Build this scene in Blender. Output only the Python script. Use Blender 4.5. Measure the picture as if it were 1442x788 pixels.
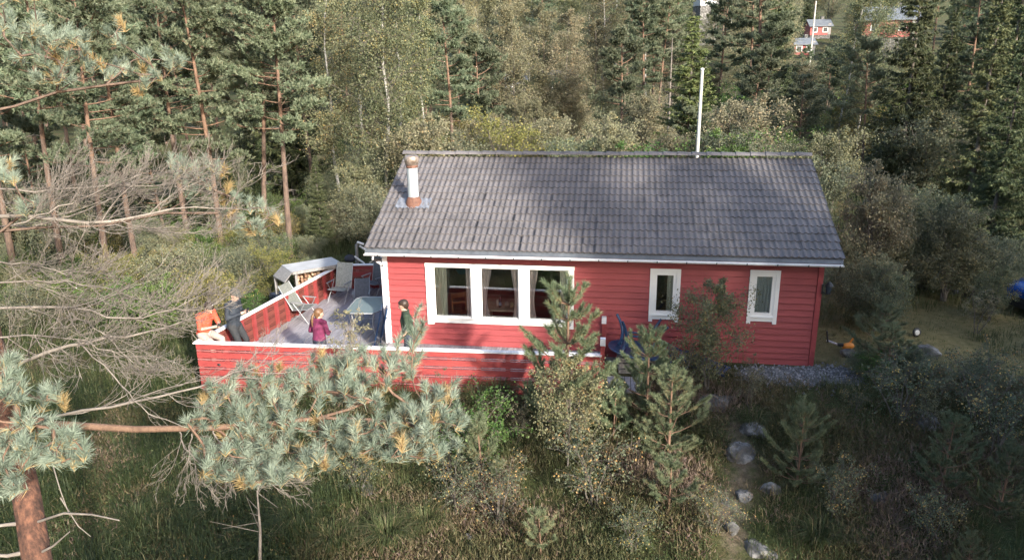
import bpy, bmesh, math, random
import numpy as np
from mathutils import Vector, Matrix
R = math.radians
PI = math.pi
for o in list(bpy.data.objects):
    bpy.data.objects.remove(o)
SC = bpy.context.scene
COL = SC.collection

# ------------------------------------------------------------------ camera
CAM = np.array([5.342, -15.913, 6.752])
YAW, PIT, ROL, F = -0.147, 0.301, -0.015, 1033.3      # focal length in photo pixels
IW, IH = 1442.0, 788.0
FW = np.array([math.sin(YAW)*math.cos(PIT), math.cos(YAW)*math.cos(PIT), -math.sin(PIT)])
_r = np.array([math.cos(YAW), -math.sin(YAW), 0.0]); _u = np.cross(_r, FW)
RT = _r*math.cos(ROL) + _u*math.sin(ROL)
UP = -_r*math.sin(ROL) + _u*math.cos(ROL)
cd = bpy.data.cameras.new('camera'); cam = bpy.data.objects.new('camera', cd); COL.objects.link(cam)
cam.matrix_world = Matrix(((RT[0], UP[0], -FW[0], CAM[0]), (RT[1], UP[1], -FW[1], CAM[1]), (RT[2], UP[2], -FW[2], CAM[2]), (0, 0, 0, 1)))
cd.sensor_width = 36; cd.lens = F/IW*36; cd.clip_end = 2000; cd.clip_start = 0.05
SC.camera = cam

# ------------------------------------------------------------------ light
SUN_AZ, SUN_EL = R(40), R(24)            # towards the viewer's right and behind the viewer
S = np.array([math.sin(SUN_AZ)*math.cos(SUN_EL), -math.cos(SUN_AZ)*math.cos(SUN_EL), math.sin(SUN_EL)])
w = bpy.data.worlds.new('World'); SC.world = w; w.use_nodes = True
nt = w.node_tree; bg = nt.nodes['Background']
sky = nt.nodes.new('ShaderNodeTexSky'); sky.sky_type = 'NISHITA'; sky.sun_disc = False
sky.sun_elevation = SUN_EL; sky.sun_rotation = math.atan2(S[0], S[1])
sky.air_density = 1.0; sky.dust_density = 2.5; sky.ozone_density = 1.0
nt.links.new(sky.outputs[0], bg.inputs[0]); bg.inputs[1].default_value = 0.15
sd = bpy.data.lights.new('sun', 'SUN'); sun = bpy.data.objects.new('sun', sd); COL.objects.link(sun)
sd.energy = 3.5; sd.angle = R(2.5); sd.color = (1.0, 0.93, 0.82)
sun.rotation_euler = Vector(S).to_track_quat('Z', 'Y').to_euler()
SC.view_settings.view_transform = 'Standard'; SC.view_settings.look = 'None'
SC.view_settings.gamma = 1; SC.view_settings.exposure = 1.55
SC.view_settings.use_curve_mapping = False
SC.render.engine = 'CYCLES'
SC.cycles.use_denoising = True; SC.cycles.use_adaptive_sampling = True; SC.cycles.adaptive_threshold = 0.02
SC.cycles.max_bounces = 5; SC.cycles.diffuse_bounces = 2; SC.cycles.transparent_max_bounces = 8

# ------------------------------------------------------------------ pixels to points
def ray(px, py):
    d = FW + RT*(px-IW/2)/F + UP*(IH/2-py)/F
    return d/np.linalg.norm(d)
def hit(px, py, ax, v):
    d = ray(px, py); t = (v-CAM[ax])/d[ax]; return CAM+d*t
def deep(px, py, depth):
    d = FW + RT*(px-IW/2)/F + UP*(IH/2-py)/F
    return CAM+d*depth
def column(px, D):
    d = ray(px, 73.0); h = d[:2]/np.linalg.norm(d[:2]); return CAM[:2]+h*D
def top_z(px, py, D):
    d = ray(px, py); return CAM[2]+d[2]/np.linalg.norm(d[:2])*D
def sstep(a, b, x):
    t = np.clip((x-a)/(b-a), 0, 1); return t*t*(3-2*t)
def terrain(x, y):
    x = np.asarray(x, float); y = np.asarray(y, float)
    z = -0.13*np.clip(-y-1.2, 0, 9)
    z = z - 0.42*sstep(0.5, -4.5, x) - 0.25*sstep(-5, -16, x)
    z = z - 0.25*sstep(4, 12, y)*sstep(2, -6, x)
    z = z + 9.0*sstep(24, 150, y) + 26*sstep(120, 330, y)
    z = z + 0.10*np.sin(x*1.1+0.7)*np.sin(y*0.9)*sstep(-1.8, -3.5, y) + 0.05*np.sin(x*2.7+y*1.9)*sstep(-1.8, -3.5, y)
    z = z + 0.8*np.sin(x*0.09+1)*np.sin(y*0.07)*sstep(20, 45, y)
    z = z - 0.06*sstep(-1.2, -0.3, x)*sstep(10.9, 10.0, x)*sstep(-0.4, 0.2, y)*sstep(7.5, 6.5, y)
    return z
_T = np.concatenate([np.arange(3, 45, .04), np.arange(45, 400, .5)])
def ground(px, py):
    d = ray(px, py); P = CAM+np.outer(_T, d); k = np.argmax(P[:, 2] < terrain(P[:, 0], P[:, 1]))
    p = P[k].copy(); p[2] = terrain(p[0], p[1]); return p

# ------------------------------------------------------------------ mesh helpers
class MB:
    def __init__(s): s.v = []; s.f = []; s.n = 0
    def add(s, V, Fc, mat=0, rnd=0.5, smooth=False):
        V = np.asarray(V, float).reshape(-1, 3); Fc = np.asarray(Fc, np.int64)
        if len(Fc) == 0: return
        s.v.append(V); m = len(Fc)
        s.f.append((Fc+s.n, mat, np.broadcast_to(np.asarray(rnd, float), (m,)), smooth)); s.n += len(V)
    def box(s, c, d, rot=None, mat=0, rnd=0.5):
        c = np.asarray(c, float); h = np.asarray(d, float)/2
        V = np.array([[x, y, z] for x in (-1, 1) for y in (-1, 1) for z in (-1, 1)])*h
        if rot is not None: V = V @ np.asarray(rot).T
        s.add(V+c, [[0, 1, 3, 2], [4, 6, 7, 5], [0, 4, 5, 1], [2, 3, 7, 6], [0, 2, 6, 4], [1, 5, 7, 3]], mat, rnd)
    def tube(s, P, r, k=6, mat=0, rnd=0.5, cap=True):
        P = np.asarray(P, float); n = len(P); r = np.broadcast_to(np.asarray(r, float), (n,))
        T = np.gradient(P, axis=0); T /= np.linalg.norm(T, axis=1)[:, None]+1e-12
        up = np.array([0, 0, 1.0]) if abs(T[0][2]) < 0.9 else np.array([1.0, 0, 0])
        A = np.cross(T, up); A /= np.linalg.norm(A, axis=1)[:, None]+1e-9; B = np.cross(T, A)
        a = np.arange(k)*2*PI/k
        V = P[:, None]+(A[:, None]*np.cos(a)[None, :, None]+B[:, None]*np.sin(a)[None, :, None])*r[:, None, None]
        i = np.arange(n-1)[:, None]*k; j = np.arange(k)[None]
        Fc = np.stack([i+j, i+(j+1) % k, i+k+(j+1) % k, i+k+j], -1).reshape(-1, 4)
        s.add(V.reshape(-1, 3), Fc, mat, rnd, True)
        if cap:
            s.add(V[0], [list(range(k))], mat, rnd); s.add(V[-1], [list(range(k))[::-1]], mat, rnd)
    def prism(s, poly, a, b, axis=0, mat=0, rnd=0.5):
        """polygon of (u, v) swept along an axis from a to b"""
        n = len(poly); V = []
        for t in (a, b):
            for u, v in poly:
                V.append((t, u, v) if axis == 0 else (u, t, v) if axis == 1 else (u, v, t))
        s.add(V, [[i, (i+1) % n, n+(i+1) % n, n+i] for i in range(n)], mat, rnd)
        s.add(V[:n], [list(range(n))[::-1]], mat, rnd); s.add(V[n:], [list(range(n))], mat, rnd)
    def lathe(s, prof, c=(0, 0, 0), k=16, mat=0, rnd=0.5, rot=None):
        a = np.arange(k)*2*PI/k; V = np.array([[r*np.cos(t), r*np.sin(t), z] for r, z in prof for t in a])
        if rot is not None: V = V @ np.asarray(rot).T
        Fc = [[i*k+j, i*k+(j+1) % k, (i+1)*k+(j+1) % k, (i+1)*k+j] for i in range(len(prof)-1) for j in range(k)]
        s.add(V+np.asarray(c, float), Fc, mat, rnd, True)
    def blades(s, C, D, L, W, rng, mat=0, rnd=0.5):
        """thin triangles from C along D"""
        C = np.asarray(C, float); n = len(C)
        if n == 0: return
        D = D/(np.linalg.norm(D, axis=1)[:, None]+1e-9)
        q = rng.normal(size=(n, 3)); sd_ = np.cross(D, q); sd_ /= np.linalg.norm(sd_, axis=1)[:, None]+1e-9
        W = np.broadcast_to(W, (n,))[:, None]/2; L = np.broadcast_to(L, (n,))[:, None]
        V = np.stack([C-sd_*W, C+sd_*W, C+D*L], 1).reshape(-1, 3)
        s.add(V, np.arange(3*n).reshape(-1, 3), mat, rnd)
    def leaves(s, C, size, rng, mat=0, rnd=0.5, aim=None):
        C = np.asarray(C, float); n = len(C)
        if n == 0: return
        D = rng.normal(size=(n, 3)); D[:, 2] -= 0.4
        if aim is not None: D = D*0.6+aim
        D /= np.linalg.norm(D, axis=1)[:, None]
        q = rng.normal(size=(n, 3)); sd_ = np.cross(D, q); sd_ /= np.linalg.norm(sd_, axis=1)[:, None]
        L = (size*rng.uniform(.7, 1.25, n))[:, None]
        V = np.stack([C, C+D*L*.5+sd_*L*.34, C+D*L, C+D*L*.5-sd_*L*.34], 1).reshape(-1, 3)
        s.add(V, np.arange(4*n).reshape(-1, 4), mat, rnd)
    def mesh(s, name, mats):
        me = bpy.data.meshes.new(name)
        V = np.concatenate(s.v); me.vertices.add(len(V)); me.vertices.foreach_set('co', V.ravel().astype(np.float32))
        li = np.concatenate([f[0].ravel() for f in s.f]); tot = np.concatenate([np.full(len(f[0]), f[0].shape[1]) for f in s.f])
        st = np.concatenate([[0], np.cumsum(tot)[:-1]])
        me.loops.add(len(li)); me.loops.foreach_set('vertex_index', li.astype(np.int32))
        me.polygons.add(len(tot)); me.polygons.foreach_set('loop_start', st.astype(np.int32))
        me.polygons.foreach_set('material_index', np.concatenate([np.full(len(f[0]), f[1]) for f in s.f]).astype(np.int32))
        me.polygons.foreach_set('use_smooth', np.concatenate([np.full(len(f[0]), f[3]) for f in s.f]))
        at = me.attributes.new('rnd', 'FLOAT', 'FACE'); at.data.foreach_set('value', np.concatenate([f[2] for f in s.f]).astype(np.float32))
        me.update(calc_edges=True); me.validate()
        for m in (mats if isinstance(mats, (list, tuple)) else [mats]): me.materials.append(m)
        return me
    def build(s, name, mats, parent=None, **kw):
        return link(name, s.mesh(name, mats), parent, **kw)
def link(name, data, parent=None, loc=None, rot=None, scale=None, label=None, cat=None, group=None, kind=None):
    o = bpy.data.objects.new(name, data); COL.objects.link(o)
    if parent is not None: o.parent = parent
    if loc is not None: o.location = [float(t) for t in loc]
    if rot is not None: o.rotation_euler = rot
    if scale is not None: o.scale = (scale,)*3 if np.isscalar(scale) else scale
    if label: o['label'] = label
    if cat: o['category'] = cat
    if group: o['group'] = group
    if kind: o['kind'] = kind
    return o
def empty(name, loc=(0, 0, 0), rz=0, **kw):
    return link(name, None, None, loc, (0, 0, rz), **kw)
def rotz(a): c, s_ = math.cos(a), math.sin(a); return np.array([[c, -s_, 0], [s_, c, 0], [0, 0, 1]])
def rotx(a): c, s_ = math.cos(a), math.sin(a); return np.array([[1, 0, 0], [0, c, -s_], [0, s_, c]])
def roty(a): c, s_ = math.cos(a), math.sin(a); return np.array([[c, 0, s_], [0, 1, 0], [-s_, 0, c]])
def bez(p0, p1, p2, n=6):
    t = np.linspace(0, 1, n)[:, None]; p0, p1, p2 = (np.asarray(q, float) for q in (p0, p1, p2))
    return p0*(1-t)**2+p1*2*t*(1-t)+p2*t*t

# ------------------------------------------------------------------ materials
def newmat(name):
    m = bpy.data.materials.new(name); m.use_nodes = True
    t = m.node_tree; b = t.nodes['Principled BSDF']; return m, t, b
def ramp(t, stops, interp='LINEAR'):
    n = t.nodes.new('ShaderNodeValToRGB'); n.color_ramp.interpolation = interp; e = n.color_ramp.elements
    while len(e) < len(stops): e.new(0.5)
    for i, (p, c) in enumerate(stops): e[i].position = p; e[i].color = (*c, 1)
    return n
def pmat(name, c1, c2, scale=4.0, rough=0.7, bump=0.0, stretch=(1, 1, 1), metal=0.0, spec=0.5, bscale=None, mid=None, objrand=0.0, pos=True):
    m, t, b = newmat(name)
    g = t.nodes.new('ShaderNodeNewGeometry' if pos else 'ShaderNodeTexCoord')
    mp = t.nodes.new('ShaderNodeMapping'); mp.inputs['Scale'].default_value = stretch
    t.links.new(g.outputs['Position' if pos else 'Object'], mp.inputs[0])
    n = t.nodes.new('ShaderNodeTexNoise'); n.inputs['Scale'].default_value = scale; n.inputs['Detail'].default_value = 6; n.inputs['Roughness'].default_value = .65
    t.links.new(mp.outputs[0], n.inputs['Vector'])
    st = [(0.3, c1), (0.7, c2)] if mid is None else [(0.3, c1), (0.5, mid), (0.7, c2)]
    r = ramp(t, st); t.links.new(n.outputs[0], r.inputs[0]); out = r.outputs[0]
    if objrand:
        oi = t.nodes.new('ShaderNodeObjectInfo'); hs = t.nodes.new('ShaderNodeHueSaturation')
        mr = t.nodes.new('ShaderNodeMapRange'); mr.inputs['To Min'].default_value = 1-objrand; mr.inputs['To Max'].default_value = 1+objrand
        t.links.new(oi.outputs['Random'], mr.inputs[0]); t.links.new(mr.outputs[0], hs.inputs['Value']); t.links.new(out, hs.inputs['Color']); out = hs.outputs[0]
    t.links.new(out, b.inputs['Base Color'])
    b.inputs['Roughness'].default_value = rough; b.inputs['Metallic'].default_value = metal; b.inputs['Specular IOR Level'].default_value = spec
    if bump:
        n2 = t.nodes.new('ShaderNodeTexNoise'); n2.inputs['Scale'].default_value = bscale or scale*3; n2.inputs['Detail'].default_value = 5
        t.links.new(mp.outputs[0], n2.inputs['Vector'])
        bp = t.nodes.new('ShaderNodeBump'); bp.inputs['Strength'].default_value = bump; bp.inputs['Distance'].default_value = 0.02
        t.links.new(n2.outputs[0], bp.inputs['Height']); t.links.new(bp.outputs[0], b.inputs['Normal'])
    return m
def leafmat(name, stops, trans=0.3, vary=0.12, rough=0.6):
    """foliage: colour from the per-face random value, a little hue shift from plant to plant"""
    m = bpy.data.materials.new(name); m.use_nodes = True; t = m.node_tree; t.nodes.clear()
    a = t.nodes.new('ShaderNodeAttribute'); a.attribute_name = 'rnd'
    r = ramp(t, stops); t.links.new(a.outputs['Fac'], r.inputs[0])
    oi = t.nodes.new('ShaderNodeObjectInfo'); mr = t.nodes.new('ShaderNodeMapRange')
    mr.inputs['To Min'].default_value = 1-vary*1.6; mr.inputs['To Max'].default_value = 1+vary*1.6
    t.links.new(oi.outputs['Random'], mr.inputs[0])
    hs = t.nodes.new('ShaderNodeHueSaturation'); t.links.new(r.outputs[0], hs.inputs['Color']); t.links.new(mr.outputs[0], hs.inputs['Value'])
    m2 = t.nodes.new('ShaderNodeMath'); m2.operation = 'MULTIPLY'; m2.inputs[1].default_value = 7.31
    m3 = t.nodes.new('ShaderNodeMath'); m3.operation = 'FRACT'
    mh = t.nodes.new('ShaderNodeMapRange'); mh.inputs['To Min'].default_value = 0.5-vary*.2; mh.inputs['To Max'].default_value = 0.5+vary*.12
    t.links.new(oi.outputs['Random'], m2.inputs[0]); t.links.new(m2.outputs[0], m3.inputs[0]); t.links.new(m3.outputs[0], mh.inputs[0]); t.links.new(mh.outputs[0], hs.inputs['Hue'])
    b = t.nodes.new('ShaderNodeBsdfPrincipled'); b.inputs['Roughness'].default_value = rough; b.inputs['Specular IOR Level'].default_value = .35
    tr = t.nodes.new('ShaderNodeBsdfTranslucent'); mx = t.nodes.new('ShaderNodeMixShader'); mx.inputs[0].default_value = trans
    o = t.nodes.new('ShaderNodeOutputMaterial')
    t.links.new(hs.outputs[0], b.inputs['Base Color']); t.links.new(hs.outputs[0], tr.inputs[0])
    t.links.new(b.outputs[0], mx.inputs[1]); t.links.new(tr.outputs[0], mx.inputs[2]); t.links.new(mx.outputs[0], o.inputs[0])
    return m
def plain(name, c, rough=0.5, metal=0.0, spec=0.5, var=0.12, scale=14):
    return pmat(name, tuple(x*(1-var) for x in c), tuple(min(1, x*(1+var)) for x in c), scale, rough, metal=metal, spec=spec, pos=False)

M = {}
M['red'] = pmat('red_wall_paint', (.235, .038, .042), (.315, .055, .058), 1.6, .62, .25, (1, 1, 9), objrand=.10, bscale=9)
M['fence_red'] = pmat('red_fence_paint', (.22, .032, .033), (.295, .052, .050), 2.2, .65, .3, (1, 1, 8), objrand=.12, bscale=10)
M['worn_red'] = pmat('worn_red_paint', (.22, .045, .045), (.33, .14, .14), 5, .8, .3, (1, 1, 3), bscale=14)
M['white'] = pmat('white_window_paint', (.74, .74, .73), (.82, .82, .80), 3, .45, .1)
M['capwhite'] = pmat('worn_white_cap_paint', (.58, .57, .60), (.80, .79, .80), 4, .55, .2, (1.5, 1.5, 1))
M['deck'] = pmat('weathered_deck_boards', (.20, .19, .205), (.33, .32, .35), 3, .6, .35, (6, 1, 1), objrand=.16, bscale=14)
M['greywood'] = pmat('grey_weathered_wood', (.16, .155, .155), (.30, .29, .28), 4, .8, .3, (5, 5, 1))
M['rawwood'] = pmat('pale_raw_timber', (.55, .45, .33), (.70, .60, .46), 5, .7, .2)
M['zinc'] = pmat('zinc_grey_metal', (.075, .085, .10), (.13, .145, .165), 5, .5, .1, metal=.2)
M['gutter'] = pmat('white_gutter_plastic', (.50, .52, .55), (.72, .72, .74), 3, .4, .1)
M['dark'] = plain('black_plastic', (.02, .021, .024), .45)
M['steel'] = pmat('brushed_flue_steel', (.50, .56, .60), (.72, .76, .78), 3, .38, .1, (8, 8, 1), metal=.5)
M['rust'] = pmat('rusty_iron', (.08, .036, .024), (.19, .09, .06), 14, .75, .3)
M['rustcap'] = pmat('tarnished_cap_metal', (.22, .16, .12), (.50, .42, .36), 9, .45, .2, metal=.6)
M['lead'] = pmat('lead_flashing', (.11, .12, .145), (.21, .225, .26), 12, .5, .6)
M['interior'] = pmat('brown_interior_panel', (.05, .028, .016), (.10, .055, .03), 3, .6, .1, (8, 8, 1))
M['interior_floor'] = pmat('interior_floor_boards', (.16, .085, .04), (.22, .12, .06), 3, .4, .1, (1, 6, 1))
M['curtain_green'] = pmat('pale_green_curtain', (.66, .68, .56), (.80, .82, .70), 9, .9, 0, (6, 6, .3))
M['curtain_pink'] = pmat('pale_pink_curtain', (.72, .62, .61), (.84, .75, .74), 9, .9, 0, (6, 6, .3))
M['curtain_blue'] = pmat('pale_blue_blind', (.34, .42, .44), (.52, .58, .58), 9, .9, 0, (9, 9, .3))
M['alu'] = pmat('aluminium_tube', (.30, .32, .34), (.42, .44, .46), 6, .4, metal=.5)
M['sling'] = pmat('patterned_grey_sling', (.20, .21, .19), (.38, .385, .35), 22, .85, .1)
M['darksling'] = pmat('dark_grey_sling', (.07, .075, .085), (.13, .135, .15), 16, .8, .1)
M['tableglass'] = plain('frosted_table_glass', (.16, .21, .22), .12, spec=.6, var=.06)
M['blueplastic'] = pmat('blue_garden_plastic', (.010, .032, .085), (.022, .058, .13), 5, .38, .05, objrand=.2)
M['bark_pine'] = pmat('pine_bark', (.065, .045, .036), (.17, .115, .085), 9, .9, .6, (1, 1, .35))
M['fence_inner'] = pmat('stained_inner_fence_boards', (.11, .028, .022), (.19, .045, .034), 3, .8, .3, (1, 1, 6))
M['bark_upper'] = pmat('orange_pine_bark', (.095, .055, .036), (.22, .135, .09), 8, .85, .5, (1, 1, .5))
M['bark_grey'] = pmat('grey_brown_bark', (.07, .06, .05), (.17, .15, .13), 9, .9, .5)
M['bark_birch'] = pmat('birch_bark', (.05, .045, .04), (.42, .41, .38), 5, .8, .3, (1, 1, 3.2), mid=(.33, .32, .30))
M['deadwood'] = pmat('silvery_dead_twigs', (.10, .085, .074), (.25, .22, .19), 7, .9)
M['needle_pine'] = leafmat('blue_green_pine_needles', [(0, (.075, .105, .058)), (.5, (.155, .19, .118)), (.86, (.22, .255, .17)), (1, (.28, .22, .10))], .28, .16)
M['needle_hero'] = leafmat('glaucous_pine_needles', [(0, (.15, .195, .145)), (.5, (.25, .30, .235)), (.88, (.33, .375, .295)), (.93, (.36, .27, .12)), (1, (.42, .30, .15))], .28, .0)
M['needle_young'] = leafmat('young_pine_needles', [(0, (.085, .115, .058)), (.5, (.155, .195, .11)), (.9, (.21, .24, .145)), (1, (.30, .20, .07))], .22, .14)
M['sling_dark'] = pmat('green_grey_sling', (.10, .11, .10), (.19, .20, .185), 22, .85, .1)
M['needle_light'] = leafmat('yellow_green_spruce_needles', [(0, (.06, .085, .03)), (.6, (.13, .155, .055)), (1, (.21, .22, .085))], .25, .1)
M['needle_spruce'] = leafmat('dark_spruce_needles', [(0, (.032, .050, .022)), (.6, (.078, .105, .044)), (1, (.145, .165, .072))], .18, .15)
M['leaf_birch'] = leafmat('birch_leaves', [(0, (.085, .105, .052)), (.55, (.155, .172, .092)), (.88, (.21, .215, .125)), (1, (.32, .26, .10))], .35, .2)
M['leaf_brown'] = leafmat('turning_brown_leaves', [(0, (.125, .132, .075)), (.55, (.205, .203, .12)), (.9, (.26, .245, .15)), (1, (.32, .26, .12))], .35, .16)
M['leaf_willow'] = leafmat('grey_green_willow_leaves', [(0, (.085, .105, .062)), (.55, (.155, .175, .11)), (.9, (.21, .225, .145)), (1, (.30, .26, .11))], .3, .18)
M['leaf_yellow'] = leafmat('yellowing_shrub_leaves', [(0, (.07, .10, .06)), (.62, (.135, .165, .105)), (.82, (.17, .19, .10)), (.9, (.42, .32, .09)), (1, (.50, .36, .13))], .3, .15)
M['leaf_green'] = leafmat('fresh_green_leaves', [(0, (.045, .095, .022)), (.6, (.09, .16, .04)), (1, (.16, .22, .07))], .35, .15)
M['leaf_autumn'] = leafmat('yellow_green_autumn_leaves', [(0, (.11, .12, .035)), (.6, (.20, .19, .06)), (1, (.34, .28, .09))], .35, .12)
M['grass'] = leafmat('grass_blades', [(0, (.040, .060, .022)), (.45, (.082, .105, .040)), (.8, (.15, .155, .070)), (1, (.28, .23, .13))], .35, .0)
M['heather'] = leafmat('heather_sprigs', [(0, (.055, .065, .028)), (.35, (.10, .095, .046)), (.62, (.15, .115, .065)), (.85, (.17, .115, .105)), (1, (.26, .20, .14))], .2, .0)
M['leaf_cover'] = leafmat('low_cover_leaves', [(0, (.035, .060, .020)), (.5, (.075, .105, .040)), (.8, (.12, .125, .055)), (.9, (.20, .12, .05)), (1, (.30, .22, .08))], .3, .0)
M['rock'] = pmat('lichen_grey_rock', (.040, .039, .036), (.30, .295, .285), 4.5, .9, .8, mid=(.095, .092, .088), bscale=7)
def glassmat():
    m = bpy.data.materials.new('window_glass'); m.use_nodes = True; t = m.node_tree; t.nodes.clear()
    tr = t.nodes.new('ShaderNodeBsdfTransparent'); gl = t.nodes.new('ShaderNodeBsdfGlossy'); gl.inputs['Roughness'].default_value = .01
    fr = t.nodes.new('ShaderNodeFresnel'); fr.inputs[0].default_value = 1.55
    ma = t.nodes.new('ShaderNodeMath'); ma.operation = 'MULTIPLY_ADD'; ma.inputs[1].default_value = 1.7; ma.inputs[2].default_value = .07; ma.use_clamp = True
    mx = t.nodes.new('ShaderNodeMixShader'); o = t.nodes.new('ShaderNodeOutputMaterial'); tr.inputs[0].default_value = (.94, .95, .945, 1)
    t.links.new(fr.outputs[0], ma.inputs[0]); t.links.new(ma.outputs[0], mx.inputs[0]); t.links.new(tr.outputs[0], mx.inputs[1]); t.links.new(gl.outputs[0], mx.inputs[2]); t.links.new(mx.outputs[0], o.inputs[0])
    return m
M['glass'] = glassmat()
def tilemat():
    m, t, b = newmat('concrete_roof_tiles')
    g = t.nodes.new('ShaderNodeNewGeometry')
    sn = t.nodes.new('ShaderNodeVectorMath'); sn.operation = 'DIVIDE'; sn.inputs[1].default_value = (.2729, .2562, 1e6)
    fl = t.nodes.new('ShaderNodeVectorMath'); fl.operation = 'FLOOR'; wn = t.nodes.new('ShaderNodeTexWhiteNoise')
    t.links.new(g.outputs['Position'], sn.inputs[0]); t.links.new(sn.outputs[0], fl.inputs[0]); t.links.new(fl.outputs[0], wn.inputs['Vector'])
    n = t.nodes.new('ShaderNodeTexNoise'); n.inputs['Scale'].default_value = .55; n.inputs['Detail'].default_value = 6; t.links.new(g.outputs['Position'], n.inputs['Vector'])
    n2 = t.nodes.new('ShaderNodeTexNoise'); n2.inputs['Scale'].default_value = 24; n2.inputs['Detail'].default_value = 5; t.links.new(g.outputs['Position'], n2.inputs['Vector'])
    r = ramp(t, [(.3, (.112, .104, .106)), (.7, (.150, .138, .138))]); t.links.new(n.outputs[0], r.inputs[0])
    r2 = ramp(t, [(.2, (.55, .55, .55)), (.5, (1, 1, 1)), (.72, (1.0, 1.0, 1.0)), (.80, (1.5, 1.5, 1.45))]); t.links.new(n2.outputs[0], r2.inputs[0])
    mx = t.nodes.new('ShaderNodeMixRGB'); mx.blend_type = 'MULTIPLY'; mx.inputs[0].default_value = .7; t.links.new(r.outputs[0], mx.inputs[1]); t.links.new(r2.outputs[0], mx.inputs[2])
    mr = t.nodes.new('ShaderNodeMapRange'); mr.inputs['To Min'].default_value = .84; mr.inputs['To Max'].default_value = 1.14; t.links.new(wn.outputs['Value'], mr.inputs[0])
    hs = t.nodes.new('ShaderNodeHueSaturation'); t.links.new(mr.outputs[0], hs.inputs['Value']); t.links.new(mx.outputs[0], hs.inputs['Color'])
    t.links.new(hs.outputs[0], b.inputs['Base Color']); b.inputs['Roughness'].default_value = .62; b.inputs['Specular IOR Level'].default_value = .4
    bp = t.nodes.new('ShaderNodeBump'); bp.inputs['Strength'].default_value = .25; bp.inputs['Distance'].default_value = .01
    t.links.new(n2.outputs[0], bp.inputs['Height']); t.links.new(bp.outputs[0], b.inputs['Normal'])
    return m
M['tile'] = tilemat()
# ------------------------------------------------------------------ ground
def groundmat():
    m, t, b = newmat('forest_ground')
    g = t.nodes.new('ShaderNodeNewGeometry')
    def noise(sc, det=6):
        n = t.nodes.new('ShaderNodeTexNoise'); n.inputs['Scale'].default_value = sc; n.inputs['Detail'].default_value = det; n.inputs['Roughness'].default_value = .7
        t.links.new(g.outputs['Position'], n.inputs['Vector']); return n
    def mix(a, c, f):
        mx = t.nodes.new('ShaderNodeMixRGB'); t.links.new(f, mx.inputs[0]); t.links.new(a, mx.inputs[1]); t.links.new(c, mx.inputs[2]); return mx.outputs[0]
    def attr(nm, sc, edge=.35):
        a = t.nodes.new('ShaderNodeAttribute'); a.attribute_name = nm; n = noise(sc)
        ad = t.nodes.new('ShaderNodeMath'); ad.operation = 'ADD'; t.links.new(a.outputs['Fac'], ad.inputs[0]); t.links.new(n.outputs[0], ad.inputs[1])
        r = ramp(t, [(.9-edge*.5, (0, 0, 0)), (min(1, .9+edge*.25), (1, 1, 1))]); t.links.new(ad.outputs[0], r.inputs[0]); return r.outputs[0]
    n1, n2, n3 = noise(.7), noise(5), noise(40, 4)
    heath = ramp(t, [(.3, (.045, .040, .020)), (.5, (.085, .070, .036)), (.7, (.075, .085, .030))]); t.links.new(n2.outputs[0], heath.inputs[0])
    moss = ramp(t, [(.3, (.030, .040, .014)), (.7, (.070, .085, .030))]); t.links.new(n2.outputs[0], moss.inputs[0])
    r1 = ramp(t, [(.42, (0, 0, 0)), (.58, (1, 1, 1))]); t.links.new(n1.outputs[0], r1.inputs[0])
    c = mix(heath.outputs[0], moss.outputs[0], r1.outputs[0])
    yard = ramp(t, [(.3, (.095, .085, .035)), (.5, (.155, .135, .062)), (.7, (.21, .175, .09))]); t.links.new(n2.outputs[0], yard.inputs[0])
    c = mix(c, yard.outputs[0], attr('yard', 2.0))
    path = ramp(t, [(.3, (.11, .08, .055)), (.7, (.22, .175, .13))]); t.links.new(n2.outputs[0], path.inputs[0])
    c = mix(c, path.outputs[0], attr('path', 3.0))
    grav = ramp(t, [(.35, (.08, .085, .09)), (.5, (.15, .155, .165)), (.65, (.25, .25, .265))]); t.links.new(n3.outputs[0], grav.inputs[0])
    c = mix(c, grav.outputs[0], attr('gravel', 4.0, .2))
    t.links.new(c, b.inputs['Base Color']); b.inputs['Roughness'].default_value = .95; b.inputs['Specular IOR Level'].default_value = .2
    bp = t.nodes.new('ShaderNodeBump'); bp.inputs['Strength'].default_value = .8; bp.inputs['Distance'].default_value = .05
    t.links.new(n3.outputs[0], bp.inputs['Height']); t.links.new(bp.outputs[0], b.inputs['Normal'])
    return m
def axis(lo, a, b_, hi, st):
    mid = np.arange(a, b_, st)
    L_ = a-np.cumsum(st*1.13**np.arange(1, 60)); L_ = L_[L_ > lo][::-1]
    H_ = b_+np.cumsum(st*1.10**np.arange(0, 80)); H_ = H_[H_ < hi]
    return np.concatenate([[lo], L_, mid, H_, [hi]])
gx = axis(-320, -15, 20, 320, .22); gy = axis(-160, -11, 14, 420, .22)
GX, GY = np.meshgrid(gx, gy); GZ = terrain(GX, GY)
def seg_d(P, A, B):
    A = np.array(A[:2]); B = np.array(B[:2]); d = B-A
    t_ = np.clip(((P-A) @ d)/(d @ d), 0, 1); return np.linalg.norm(P-A-t_[:, None]*d, axis=1)
P2 = np.stack([GX.ravel(), GY.ravel()], 1)
path_px = [(1040, 600), (1045, 660), (1030, 720), (1040, 800)]
PATH = [ground(*q) for q in path_px]
pd = np.min([seg_d(P2, PATH[i], PATH[i+1]) for i in range(len(PATH)-1)], axis=0)
GR0, GR1 = ground(1065, 528), ground(1185, 528)
gd = seg_d(P2, GR0, GR1)
Y0, Y1 = ground(1190, 470), ground(1420, 450)
yd = np.minimum(seg_d(P2, Y0, Y1), seg_d(P2, ground(1180, 450), ground(1180, 400)))
def put(me, nm, v):
    a = me.attributes.new(nm, 'FLOAT', 'POINT'); a.data.foreach_set('value', v.astype(np.float32))
mb = MB(); ny, nx = GX.shape
i = np.arange(ny-1)[:, None]*nx; j = np.arange(nx-1)[None]
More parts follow.
